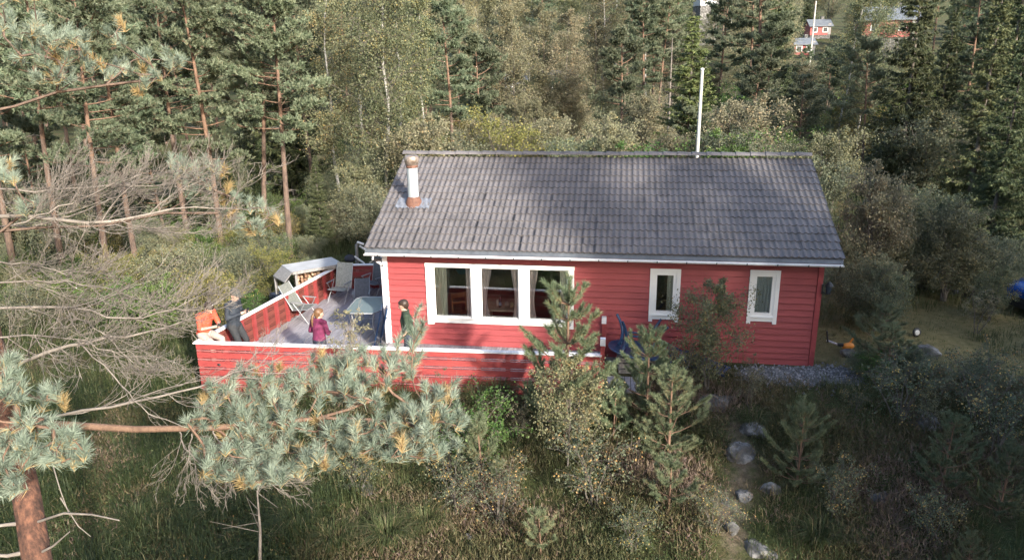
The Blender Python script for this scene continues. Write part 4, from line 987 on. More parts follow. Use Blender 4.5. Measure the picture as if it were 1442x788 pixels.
def spruce_mesh(seed, h=14.0, width=2.3, base=.05, W=.05, mat='needle_spruce'):
    rng = np.random.default_rng(seed); tr = MB(); cr = MB()
    tr.tube([(0, 0, 0), (0, 0, h*.5), (0, 0, h)], [.15*h/14, .08*h/14, .01], 8, 0)
    C, D, Ls = [], [], []
    z = h*base
    while z < h*.985:
        u = (z/h-base)/(1-base); n = rng.integers(5, 8); L0 = width*(1-u)**.85+.10
        for k in range(n):
            az = rng.uniform(0, 2*PI); L_ = L0*rng.uniform(.7, 1.12); o = np.array([math.cos(az), math.sin(az), 0]); sd_ = np.array([-o[1], o[0], 0])
            dr = .38*(1-u)-.18*u
            t = np.linspace(0, 1, 6)[:, None]; Bp = np.array([0, 0, z])+o*L_*t+np.array([0, 0, 1.0])*(-dr*L_*np.sin(t*2.0)*.8+.16*L_*t**3)
            tr.tube(Bp, np.linspace(.03, .006, 6)*(.3+.7*(1-u)), 3, 0, cap=False)
            m = max(6, int(L_*20)); f = rng.uniform(.12, 1.0, m); pp = np.stack([np.interp(f, t[:, 0], Bp[:, i]) for i in range(3)], 1)
            sg = rng.choice([-1, 1], m); tl = (.16+.30*(1-f)*L_*.6)*rng.uniform(.6, 1.2, m)
            d = sd_*sg[:, None]*rng.uniform(.5, 1, m)[:, None]+o*rng.uniform(.3, .9, m)[:, None]+np.array([0, 0, -.45])
            for r in range(3):
                g = (r+.1)/3; C.append(pp+unit(d)*(tl*g)[:, None]); D.append(d+rng.normal(size=d.shape)*.22+np.array([0, 0, -.25*r])); Ls.append(tl*.55+.05)
        z += rng.uniform(.20, .32)*(1 if h > 8 else .7)
    C = np.concatenate(C); D = np.concatenate(D); Ls = np.concatenate(Ls); n = len(C); r0 = rng.random(n)
    for r in range(3):
        cr.blades(C+rng.normal(size=C.shape)*.025, unit(D)+rng.normal(size=D.shape)*.28, Ls*rng.uniform(.7, 1.1, n), W*rng.uniform(.7, 1.3, n), rng, 0, np.clip(r0+rng.normal(size=n)*.15, 0, 1))
    return tr.mesh('trunk', [M['bark_grey']]), cr.mesh('crown', M[mat])
def leafy_mesh(seed, h, width, mat, bark, leaf=.07, nl=40, nt=8, nf=34, clear=.25, r0=.09, stems=1, up=.9, droop=.25, sparse=1.0, spread=.16, yel=0.0):
    """broad-leaved tree or bush: stems, ascending limbs, twigs with loose leaves"""
    rng = np.random.default_rng(seed); tr = MB(); cr = MB(); LC = []; LR = []
    for s in range(stems):
        a = rng.uniform(0, 2*PI); off = np.array([math.cos(a), math.sin(a), 0])*(rng.uniform(.1, .35)*width*.5 if stems > 1 else 0)
        hs = h*(rng.uniform(.65, 1.0) if stems > 1 else 1); tz_ = np.linspace(0, 1, 9); tip = off*(2.2 if stems > 1 else 0)+rng.normal(size=3)*width*.06
        P = off*.25+np.outer(tz_, [0, 0, hs])+np.outer(tz_**1.4, tip*np.array([1, 1, 0]))+np.cumsum(rng.normal(size=(9, 3))*.012*h*np.array([1, 1, 0]), 0)
        tr.tube(P, r0*(1-tz_)**.8+.008*h/6, 7 if r0 > .04 else 5, 0)
        m = nl if stems == 1 else max(4, int(nl/stems))
        for k in range(m):
            u = clear+(1-clear)*(k+rng.random())/m; p = np.array([np.interp(u, tz_, P[:, i]) for i in range(3)])
            az = rng.uniform(0, 2*PI); v = (u-clear)/(1-clear)
            L_ = width*.5*(math.sin(PI*min(1, .28+v*.66))**.7)*rng.uniform(.6, 1.15)+.06*h*(1-v)*.3
            o = np.array([math.cos(az), math.sin(az), 0]); e = p+o*L_+np.array([0, 0, L_*up*rng.uniform(.3, 1.0)])
            Bp = bez(p, p+o*L_*.35+np.array([0, 0, L_*up*.6]), e, 6); tr.tube(Bp, np.linspace(r0*.22, r0*.05+.002, 6), 4, 1 if r0 > .06 else 0, cap=False)
            for q in range(nt):
                f = rng.uniform(.25, 1.0); i0 = min(4, int(f*5)); b = Bp[i0]+(Bp[i0+1]-Bp[i0])*(f*5-i0)
                d = unit(o*rng.uniform(0, 1)+rng.normal(size=3)*.7); l2 = L_*rng.uniform(.22, .5)
                e2 = b+d*l2+np.array([0, 0, -droop*l2]); tr.tube([b, (b+e2)/2+np.array([0, 0, .05*l2]), e2], [r0*.07+.002, r0*.05+.0015, .0015], 3, 1 if r0 > .06 else 0, cap=False)
                nn = max(2, int(nf*sparse*rng.uniform(.5, 1.4))); g = rng.uniform(.1, 1.08, nn)[:, None]
                LC.append(b+(e2-b)*g+rng.normal(size=(nn, 3))*spread*l2*1.6); LR.append(np.clip(rng.random()*.6+.2+rng.normal(size=nn)*.22+yel, 0, 1))
    cr.leaves(np.concatenate(LC), leaf, rng, 0, np.concatenate(LR))
    return tr.mesh('trunk', [bark, M['bark_grey']]), cr.mesh('crown', mat)
def young_pine_mesh(seed, h=2.5, wh=6, bw=.85, nl=.085, dens=1.0, bare=.0, mat=None):
    """open whorls of up-curved branches, each a thick needle brush"""
    rng = np.random.default_rng(seed); tr = MB(); cr = MB(); r0 = .012*h+.008
    ln = np.array([0.02, .01])*rng.normal(size=2)
    tr.tube([(0, 0, -.25), (ln[0], ln[1], h*.5), (ln[0]*2, ln[1]*2, h)], [r0, r0*.7, .006], 6, 0)
    C, D, Rn = [], [], []
    def brush(p, e, n, old):
        g = rng.random(n); d = unit(e-p); c = p+(e-p)*g[:, None]
        side = unit(rng.normal(size=(n, 3))); C.append(c); D.append(d*rng.uniform(.6, 1.2, n)[:, None]+side*.75); Rn.append(np.clip(rng.random()*.45+.25+rng.normal(size=n)*.14+.42*old*(rng.random(n) < .55), 0, 1))
    zs = h*np.linspace(.08, .86, wh)+rng.normal(size=wh)*.02*h
    for k, z in enumerate(zs):
        u = z/h; L0 = bw*(1.0-u)**.62*(1 if u > .25 else .85)+.10
        if u < bare: continue
        n = rng.integers(5, 8)
        for a in np.arange(n)*2*PI/n+rng.uniform(0, 6)+rng.normal(size=n)*.2:
            L_ = L0*rng.uniform(.6, 1.2); el = rng.uniform(.35, .65)+.45*u; o = np.array([math.cos(a), math.sin(a), 0])
            p = np.array([ln[0]*2*u, ln[1]*2*u, z]); e = p+o*L_*math.cos(el)+np.array([0, 0, L_*math.sin(el)]); mid = p+o*L_*.55+np.array([0, 0, L_*.5*math.sin(el*.35)])
            Bp = bez(p, mid, e, 5); tr.tube(Bp, np.linspace(r0*.4, .003, 5), 4, 0, cap=False)
            for i in range(1 if u > .5 else 2, 4): brush(Bp[i], Bp[i+1], int(L_*260*dens), i < 3)
            for s in range(5 if u < .6 else 2):
                f = rng.uniform(.35, .95); i0 = min(3, int(f*4)); b = Bp[i0]+(Bp[i0+1]-Bp[i0])*(f*4-i0); a2 = a+rng.choice([-1, 1])*rng.uniform(.4, 1.0); l2 = L_*rng.uniform(.22, .42)
                e2 = b+np.array([math.cos(a2)*.7, math.sin(a2)*.7, .75])*l2; tr.tube([b, e2], [.005, .003], 3, 0, cap=False); brush(b+(e2-b)*.25, e2, int(l2*620*dens), rng.random() < .3)
    tp = np.array([ln[0]*2, ln[1]*2, h]); brush(tp-np.array([0, 0, h*.13]), tp, int(h*.13*600*dens)+30, 0)
    for a in range(5):
        o = np.array([math.cos(a*1.26), math.sin(a*1.26), 1.9])*.085*h**.5; p = tp-np.array([0, 0, h*.13]); brush(p, p+o, 110, 0)
    C = np.concatenate(C); D = np.concatenate(D); Rn = np.concatenate(Rn)
    cr.blades(C, D, nl*rng.uniform(.75, 1.15, len(C)), .0085, rng, 0, Rn*.95)
    return tr.mesh('trunk', [M['bark_upper']]), cr.mesh('crown', mat or M['needle_young'])
def dead_mesh(seed, h=9.0):
    rng = np.random.default_rng(seed); tr = MB(); tr.tube([(0, 0, 0), (.05, 0, h*.5), (.0, .05, h)], [.10, .07, .02], 7)
    for k in range(34):
        z = h*rng.uniform(.3, .98); a = rng.uniform(0, 6.3); L_ = rng.uniform(.3, 1.5)*(1.1-z/h); o = np.array([math.cos(a), math.sin(a), rng.uniform(-.35, .15)])
        tr.tube([(0, 0, z), o*L_*.5+(0, 0, z), o*L_+(0, 0, z+.1*L_)], [.018, .012, .004], 4)
        for s in range(3): p = o*L_*rng.uniform(.4, 1)+(0, 0, z); tr.tube([p, p+rng.normal(size=3)*.22], [.006, .003], 3)
    return tr.mesh('trunk', [M['deadwood']]), None
KIND = {}
for i in range(3): KIND['pine%d' % i] = (pine_mesh(10+i, 15, [.42, .36, .5][i], [2.4, 2.0, 2.7][i], [52, 46, 50][i]), 15.0)
KIND['pine3'] = (pine_mesh(17, 9, .15, 1.9, 44, lean=.12), 9.0)
for i in range(2): KIND['spruce%d' % i] = (spruce_mesh(30+i, 14, [2.5, 2.0][i]), 14.0)
KIND['spruce2'] = (spruce_mesh(33, 12, 2.0, mat='needle_light'), 12.0)
KIND['birch0'] = (leafy_mesh(40, 13, 5.0, M['leaf_birch'], M['bark_birch'], .10, 54, 11, 46, .28, .11), 13.0)
KIND['birch1'] = (leafy_mesh(41, 13, 4.0, M['leaf_birch'], M['bark_birch'], .10, 50, 11, 46, .22, .09, yel=.08), 13.0)
KIND['brown0'] = (leafy_mesh(42, 11, 4.2, M['leaf_brown'], M['bark_grey'], .10, 52, 11, 42, .2, .08), 11.0)
KIND['brown1'] = (leafy_mesh(43, 11, 3.4, M['leaf_brown'], M['bark_birch'], .10, 50, 11, 42, .15, .07), 11.0)
KIND['willow0'] = (leafy_mesh(44, 4.5, 4.2, M['leaf_willow'], M['bark_grey'], .095, 66, 9, 36, .03, .05, 6, 1.1, .05), 4.5)
KIND['willow1'] = (leafy_mesh(45, 4.5, 3.4, M['leaf_brown'], M['bark_grey'], .09, 66, 9, 36, .03, .05, 6, 1.3, .0), 4.5)
KIND['bush_green'] = (leafy_mesh(46, 2.5, 2.6, M['leaf_green'], M['bark_grey'], .075, 36, 6, 22, .05, .03, 5, .9, .1), 2.5)
KIND['bush_autumn'] = (leafy_mesh(47, 4.0, 3.6, M['leaf_autumn'], M['bark_grey'], .085, 44, 7, 24, .1, .05, 5, 1.0, .1), 4.0)
KIND['shrub_yellow0'] = (leafy_mesh(48, 1.5, 1.5, M['leaf_yellow'], M['bark_grey'], .042, 34, 6, 13, .12, .018, 6, 1.2, .05, yel=.05), 1.5)
KIND['shrub_yellow1'] = (leafy_mesh(49, 1.5, 1.2, M['leaf_yellow'], M['bark_grey'], .040, 30, 6, 12, .12, .016, 5, 1.4, .0, yel=.02), 1.5)
KIND['shrub_green'] = (leafy_mesh(50, 1.3, 1.4, M['leaf_green'], M['bark_grey'], .05, 36, 6, 16, .08, .018, 6, 1.1, .05), 1.3)
KIND['sapling_birch'] = (leafy_mesh(51, 2.6, 1.5, M['leaf_birch'], M['bark_grey'], .046, 46, 9, 28, .12, .018, 3, 1.3, .05, yel=.05), 2.6)
KIND['sapling_brown'] = (leafy_mesh(52, 2.0, .9, M['leaf_brown'], M['bark_grey'], .040, 26, 5, 12, .2, .014, 3, 1.5, .0), 2.0)
KIND['young0'] = (young_pine_mesh(60, 2.6, 7, .95), 2.6)
KIND['young1'] = (young_pine_mesh(61, 2.4, 6, .95, bare=.06), 2.4)
KIND['young2'] = (young_pine_mesh(62, 1.6, 4, .60, bare=.2), 1.6)
KIND['snag'] = (dead_mesh(70), 9.0)
NAMES = {'pine': 'pine_tree', 'spruc': 'spruce_tree', 'birch': 'birch_tree', 'brown': 'broadleaf_tree', 'willo': 'willow_bush', 'bush_': 'bush', 'shrub': 'shrub', 'sapli': 'sapling', 'young': 'young_pine', 'snag': 'dead_tree'}
CATS = {'pine_tree': 'tree', 'spruce_tree': 'tree', 'birch_tree': 'tree', 'broadleaf_tree': 'tree', 'willow_bush': 'bush', 'bush': 'bush', 'shrub': 'shrub', 'sapling': 'sapling', 'young_pine': 'pine sapling', 'dead_tree': 'tree'}
prng = np.random.default_rng(77)
def plant(kind, x, y, h=None, label=None, group=None, rz=None, sxy=1.0, sink=.04):
    (tm_, cm), h0 = KIND[kind]; s = (h/h0) if h else 1.0
    nm = next(v for k_, v in NAMES.items() if kind.startswith(k_))
    z = float(terrain(x, y))-sink
    e = link(nm, None, None, (x, y, z), (prng.normal()*.02, prng.normal()*.02, prng.uniform(0, 6.28) if rz is None else rz), (s*sxy, s*sxy, s), label, CATS[nm], group)
    link('trunk', tm_, e)
    if cm is not None: link('crown', cm, e)
    return e
def plant_px(kind, px, D, py_top, label, group=None, **kw):
    """stand a plant in the photo column px at distance D with its top at row py_top"""
    p = column(px, D); h = top_z(px, py_top, D)-float(terrain(*p)); return plant(kind, p[0], p[1], max(h, .3), label, group, **kw)
# ------------------------------------------------------------------ forest: trees one can pick out
def stand(kind, px, py, top, label, group=None, **kw):
    """base seen at pixel (px, py); top at row top"""
    g = ground(px, py); D = np.linalg.norm(g[:2]-CAM[:2]); h = top_z(px, top, D)-g[2]; return plant(kind, g[0], g[1], h, label, group, **kw)
GL = 'pines on the forest side of the deck'
stand('pine0', 410, 366, -60, 'tall blue-green pine with full crown nearest the deck', GL, rz=1.0)
stand('pine2', 372, 352, -40, 'pine with forked orange trunk just left of the fullest crown', GL, rz=2.5)
stand('pine1', 314, 364, -50, 'slender straight pine with orange trunk beyond the deck fence', GL, rz=.4)
stand('pine2', 268, 352, -30, 'leaning orange-trunked pine left of the slender straight pine', GL, rz=4.0)
stand('pine1', 196, 395, -20, 'pine with bare lower trunk behind the dead boughs', GL)
stand('pine0', 158, 415, -45, 'stout pine with bare lower trunk behind the thickest dead bough', GL)
stand('pine2', 90, 385, -60, 'broad crowned pine near the upper left', GL)
stand('pine1', 20, 380, -90, 'dense pine at the left edge of the forest', GL)
stand('pine3', 235, 340, 120, 'short bushy pine between the tall trunks', GL)
stand('pine3', 60, 350, 150, 'short bushy pine beneath the broad crowned pine', GL)
stand('spruce0', 455, 352, 215, 'low dark spruce behind the firewood shelter', 'dark spruces behind the deck')
stand('spruce1', 375, 335, 190, 'dark spruce in the gap between pine trunks', 'dark spruces behind the deck')
stand('spruce0', 330, 330, 200, 'dark spruce behind the slender straight pine', 'dark spruces behind the deck')
stand('spruce1', 150, 330, 180, 'dark spruce behind the stout pine trunks', 'dark spruces behind the deck')
plant_px('birch0', 523, 34, -50, 'large birch with white lower trunk left of the roof ridge', 'birches behind the cabin', rz=2)
plant_px('birch1', 470, 37, -20, 'olive birch between the fullest pine and the white-trunked birch', 'birches behind the cabin')
plant_px('birch1', 585, 40, -20, 'thin birch right of the white-trunked birch', 'birches behind the cabin')
plant_px('pine1', 632, 41, -10, 'pine with reddish trunk above the chimney', 'pines behind the cabin')
plant_px('pine3', 672, 43, 55, 'shorter pine close beside the reddish trunk', 'pines behind the cabin')
for px, D, tp, lab in ((722, 50, 2, 'tallest of the brownish birches above the roof middle'), (760, 54, 10, 'rounded brownish birch above the roof middle'), (800, 52, 18, 'brownish birch with pale double trunk above the roof middle'), (840, 56, 30, 'smaller tawny birch before the pale pine'), (700, 58, -10, 'brownish birch next to the shorter pine')):
    plant_px('brown%d' % (px % 2), px, D, tp, lab, 'brownish trees behind the roof')
plant_px('pine3', 878, 47, 45, 'pale green pine with open whorls left of the dead tree', 'pines behind the cabin')
plant_px('pine1', 912, 52, -20, 'tall pine with two orange trunks beside the dead tree', 'pines behind the cabin')
plant_px('pine2', 925, 55, -40, 'tall pine just behind the dead tree', 'pines behind the cabin')
plant_px('snag', 946, 40, 52, 'leafless grey dead tree left of the yellow-green spruce')
plant_px('spruce2', 977, 37, 14, 'narrow yellow-green spruce left of the flagpole', 'spruces behind the cabin', sxy=1.45)
plant_px('pine1', 1018, 58, -30, 'pine with leaning orange trunk right of the flagpole', 'pines behind the cabin')
plant_px('pine3', 1082, 55, 24, 'pale round pine below the distant red cabin', 'pines behind the cabin')
for px, D, tp, lab in ((1050, 75, 5, 'tawny broadleaf tree behind the flagpole'), (1100, 78, 20, 'tawny broadleaf tree left of the distant grey roof')):
    plant_px('brown0', px, D, tp, lab, 'tawny trees below the hillside cabins')
plant_px('pine3', 1062, 46, 72, 'dark round pine right of the flagpole', 'dark conifers right of the roof')
plant_px('spruce0', 1110, 44, 92, 'dark blue conifer at the right end of the ridge', 'dark conifers right of the roof')
plant_px('pine3', 1140, 41, 108, 'dark pine above the right roof corner', 'dark conifers right of the roof')
plant_px('birch1', 1196, 46, 2, 'birch with pale glittering leaves right of the distant cabin', 'birches right of the roof', rz=1)
plant_px('birch0', 1222, 50, -30, 'tall birch with bare pale limbs at its top', 'birches right of the roof')
plant_px('pine2', 1235, 40, 55, 'pine with dark trunk behind the roof corner', 'dark conifers right of the roof')
plant_px('spruce0', 1292, 38, -90, 'big drooping spruce right of the glittering birch', 'spruces at the right')
plant_px('pine1', 1372, 44, -40, 'pine behind the two spruces at the right', 'dark conifers right of the roof')
plant_px('spruce1', 1338, 41, 10, 'narrow dark spruce between the big spruces', 'spruces at the right')
plant_px('spruce0', 1440, 27.5, 30, 'massive dark spruce standing over the blue car', 'spruces at the right')
plant_px('spruce1', 1400, 35, -60, 'dark spruce behind the massive one at the right edge', 'spruces at the right')
# bushes behind the cabin and along the yard
GB = 'bushes behind the cabin'
for k_, px, D, tp, lab in (('bush_autumn', 715, 33, 158, 'yellow-green bush above the middle of the ridge'), ('willow1', 775, 34, 170, 'brown bush right of the yellow-green one'), ('willow0', 820, 32, 192, 'grey-green bush just above the ridge'), ('willow1', 868, 33, 172, 'rusty bush above the ridge left of the dead tree'), ('bush_green', 905, 31, 195, 'low green bush at the foot of the dead tree'), ('willow0', 1030, 33, 178, 'grey-green bush right of the flagpole'), ('willow0', 640, 33, 190, 'olive bush above the left half of the ridge'), ('willow1', 590, 32, 175, 'brown bush behind the chimney'), ('willow0', 500, 29, 262, 'olive bush left of the ridge end'), ('willow1', 450, 30, 290, 'brownish bush between the shelter and the ridge end'), ('willow0', 1090, 32, 195, 'grey-green bush near the right end of the ridge'), ('willow1', 950, 34, 190, 'brownish bush below the narrow spruce'), ('willow0', 1150, 30, 215, 'dull green bush at the right roof corner')):
    plant_px(k_, px, D, tp, lab, GB)
GY = 'bushes along the yard'
for k_, px, py, tp, lab, sx in (('willow1', 1222, 424, 246, 'tall tawny bush right of the roof corner', .75), ('willow1', 1250, 412, 272, 'second tawny bush just right of the tall one', .8), ('willow0', 1212, 458, 356, 'grey bush at the cabin end beside the grass path', .75), ('willow0', 1232, 466, 378, 'spreading grey-green bush beside the grass path', .8), ('willow0', 1192, 432, 335, 'grey-green bush hugging the cabin end', .6), ('willow0', 1275, 402, 262, 'upright willow bush behind the pale boulder', .7), ('willow1', 1328, 424, 292, 'rounded brown bush in the middle of the yard edge', .95), ('willow0', 1300, 408, 305, 'brown-grey bush left of the rounded brown bush', .8), ('willow0', 1362, 420, 325, 'grey bush right of the rounded brown bush', .9), ('willow0', 1410, 398, 330, 'dark bush behind the blue car bonnet', .9), ('sapling_birch', 1392, 452, 372, 'thin leafy sapling before the blue car', 1.1), ('sapling_brown', 1374, 470, 400, 'twiggy low bush below the blue car', 1.5), ('willow1', 1388, 446, 408, 'low twiggy bush at the nose of the blue car', 1.0)):
    stand(k_, px, py, tp, lab, GY, sxy=sx)
GF = 'undergrowth left of the deck'
for k_, px, py, tp, lab in (('bush_green', 395, 372, 325, 'yellow-green bush behind the firewood shelter'), ('bush_autumn', 330, 378, 318, 'bright green bush under the slender pine'), ('bush_green', 250, 420, 385, 'low green bush beside the person in orange'), ('willow0', 215, 385, 330, 'dull bush behind the dead twigs'), ('bush_green', 120, 440, 385, 'dark green bush under the dead boughs'), ('willow0', 40, 470, 400, 'dark bush at the left edge below the dead boughs')):
    stand(k_, px, py, tp, lab, GF)
lr = np.random.default_rng(55); lw = []
for _ in range(900):
    px, py = lr.uniform(-60, 440), lr.uniform(318, 470); g_ = ground(px, py)
    if g_[0] > -4.4 or min([np.hypot(*(g_[:2]-q)) for q in lw] or [9]) < 1.15: continue
    lw.append(g_[:2]); k_ = lr.choice(['bush_green', 'willow0', 'bush_autumn', 'spruce1', 'willow1', 'pine3'], p=[.38, .26, .12, .12, .08, .04]); h = lr.uniform(.7, 1.9)
    plant(str(k_), g_[0], g_[1], h, '%s %s in the undergrowth beyond the deck, %s' % ('knee-high' if h < 1.0 else 'waist-high' if h < 1.4 else 'chest-high', {'willow0': 'willow bush', 'willow1': 'brown bush', 'bush_green': 'green bush', 'bush_autumn': 'yellow-green bush', 'spruce1': 'little spruce', 'pine3': 'little pine'}[str(k_)], 'nearer the fence' if g_[0] > -7 else 'among the pine trunks' if g_[1] > 4 else 'below the dead boughs'), 'undergrowth left of the deck')
    if len(lw) >= 70: break
# the rest of the wood, deeper in
rng = np.random.default_rng(123); cnt = 0
kinds = ['pine0', 'pine1', 'pine2', 'pine3', 'spruce0', 'spruce1', 'birch0', 'birch1', 'brown0', 'brown1']
LAB = {'pine': 'pine', 'spru': 'spruce', 'birc': 'birch', 'brow': 'tawny broadleaf'}
MARKS = [(40, 'at the left edge'), (140, 'behind the broad crowned pine'), (220, 'behind the dead boughs'), (300, 'behind the leaning pine'), (380, 'behind the slender straight pine'), (450, 'behind the fullest crown'), (560, 'behind the white-trunked birch'), (660, 'behind the reddish pine trunk'), (740, 'behind the tallest brownish birch'), (820, 'behind the pale double trunk'), (890, 'behind the pale open pine'), (960, 'behind the dead tree'), (1040, 'behind the flagpole'), (1120, 'behind the dark blue conifer'), (1180, 'below the small hillside cabin'), (1260, 'behind the glittering birch'), (1340, 'behind the big drooping spruce'), (1420, 'behind the narrow dark spruce'), (9999, 'at the right edge')]
placed = []
for _ in range(4000):
    D = 36+rng.random()**.8*150; px = rng.uniform(-160, 1600)
    if D < 52 and 430 < px < 1180: continue
    p = column(px, D)
    if min([np.hypot(*(p-q)) for q in placed] or [9]) < 2.6+D*.022: continue
    if px < 430: k_ = rng.choice(kinds, p=[.22, .22, .2, .06, .12, .1, .03, .03, .01, .01])
    elif px < 900: k_ = rng.choice(kinds, p=[.1, .1, .08, .05, .04, .05, .17, .17, .12, .12])
    elif px < 1180: k_ = rng.choice(kinds, p=[.1, .12, .08, .1, .06, .06, .1, .1, .14, .14])
    else: k_ = rng.choice(kinds, p=[.14, .14, .12, .04, .18, .18, .06, .06, .04, .04])
    h = rng.uniform(9.5, 15.5)
    if k_ == 'pine3': h *= .6
    # keep the hillside cabins in sight
    blocked = False
    for cx, cy, cD, wd in ((1150, 58, 150, 26), (1240, 46, 112, 26), (990, 12, 128, 16)):
        if D < cD and abs(px-cx) < wd+2.0/D*F:
            hm = top_z(px, cy+2, D)-float(terrain(*p)); h = min(h, hm*.92)
    if h < 2.5: continue
    placed.append(p); cnt += 1
    mark = next(t for lim, t in MARKS if px < lim); hs_ = h*(1.6 if k_ == 'pine3' else 1)
    plant(str(k_), p[0], p[1], h, '%s %s in the deeper wood %s' % ('low' if hs_ < 11 else 'tall' if hs_ > 13.6 else 'middling', LAB[k_[:4]], mark), 'trees in the deeper wood')
    if cnt >= 280: break
under = []
for _ in range(3000):
    D = 30+rng.random()*48; px = rng.uniform(-120, 1560); p = column(px, D)
    if min([np.hypot(*(p-q)) for q in under] or [9]) < 2.6 or (p[1] < 12 and p[0] > -4): continue
    under.append(p); k_ = rng.choice(['willow0', 'willow1', 'bush_green', 'bush_autumn', 'pine3', 'spruce1'], p=[.3, .25, .15, .06, .12, .12]); h = rng.uniform(2.2, 4.6)
    if px < 560: h *= .6
    mark = next(t for lim, t in MARKS if px < lim)
    plant(str(k_), p[0], p[1], h, '%s %s in the understorey %s' % ('low' if h < 3 else 'shoulder-high' if h < 3.8 else 'tall', {'willow0': 'willow bush', 'willow1': 'brown bush', 'bush_green': 'green bush', 'bush_autumn': 'yellow bush', 'pine3': 'small pine', 'spruce1': 'small spruce'}[str(k_)], mark), 'undergrowth behind the cabin')
    if len(under) >= 130: break
# trees beside and behind the viewer, they shade the right half of the picture
for k_, x, y, h, in (('spruce0', 14.6, -10.6, 15), ('spruce0', 16.6, -12.2, 15), ('spruce1', 18.4, -10.6, 15), ('pine0', 18.2, -13.0, 15), ('spruce0', 21.5, -11.6, 15), ('spruce1', 20.5, -10.2, 15), ('spruce0', 23.4, -9.0, 15), ('pine2', 25.5, -11.8, 15), ('spruce1', 27.5, -6.5, 15), ('birch0', 21.8, -13.8, 13), ('spruce0', 30, -3.5, 15), ('pine1', 29, -13, 15), ('spruce1', 17.2, -14.6, 14), ('spruce0', 33, -9, 15), ('pine0', 35, 2, 15), ('spruce1', 26, -17, 15),
                 ('spruce0', -4.6, -12.6, 14), ('spruce1', -7.4, -10.0, 14), ('pine0', -2.2, -15.8, 14), ('spruce0', -10.5, -8.0, 14), ('pine2', -6.5, -15.5, 15), ('brown0', 6.2, -19.4, 7.0), ('brown1', 8.2, -19.6, 7.4), ('brown0', 10.2, -19.4, 7.6), ('brown1', 7.2, -21.4, 8.0), ('brown0', 9.4, -21.4, 8.4), ('brown1', 11.8, -20.2, 8.2), ('brown0', 4.4, -20.2, 6.4), ('pine0', 1.0, -26, 11), ('birch1', -4, -24, 11), ('pine1', 16, -27, 13), ('spruce1', -9, -20, 12)):  # left conifers and low leafy trees added unseen to shade the lower left
    plant(k_, x, y, h, 'tall %s outside the view behind the photographer' % ('spruce' if k_[0] == 's' else 'pine' if k_[0] == 'p' else 'leafy tree'), 'trees behind the photographer')

# ------------------------------------------------------------------ young trees and shrubs on the heath
GYP = 'young pines on the heath'
def near(kind, px, y, tp, label, group=None, **kw):
    """plant whose top is seen at (px, tp), standing at depth y"""
    p = hit(px, tp, 1, y); g = float(terrain(p[0], y)); return plant(kind, p[0], y, p[2]-g, label, group, **kw)
near('young0', 797, -3.4, 390, 'tallest young pine standing before the picture window', GYP, rz=.5, sxy=1.0)
near('young1', 916, -3.0, 455, 'young pine before the upturned blue table', GYP, rz=1.3)
near('young0', 948, -4.0, 512, 'dense young pine right of the one before the blue table', GYP, rz=2.2, sxy=1.15)
near('young2', 946, -5.4, 640, 'sparse young pine with bare whorls below the dense one', GYP, rz=.2, sxy=1.25)
near('young1', 1136, -4.4, 562, 'young pine standing alone right of the stony path', GYP, rz=3.1)
near('young0', 1345, -4.3, 578, 'young pine among the yellow-leaved shrubs at the right', GYP, rz=1.9, sxy=1.1)
near('young2', 762, -6.4, 712, 'small pine seedling at the bottom centre', GYP)
near('young0', 1246, -.3, 425, 'bluish young pine at the yard corner', GYP, sxy=1.35)
near('young0', 1262, -.9, 452, 'bluish young pine close before the one at the yard corner', GYP, sxy=1.5)
near('young1', 1222, -1.9, 575, 'dark low pine behind the lone young pine', GYP)
near('young1', 1428, -4.9, 620, 'young pine at the right edge', GYP)
near('young0', 1375, -6.2, 745, 'young pine cut by the bottom right corner', GYP)
near('young2', 680, -5.2, 590, 'little pine before the bright green shrub', GYP)
near('young2', 865, -3.6, 545, 'little pine between the two larger pines', GYP)
GS = 'shrubs on the heath'
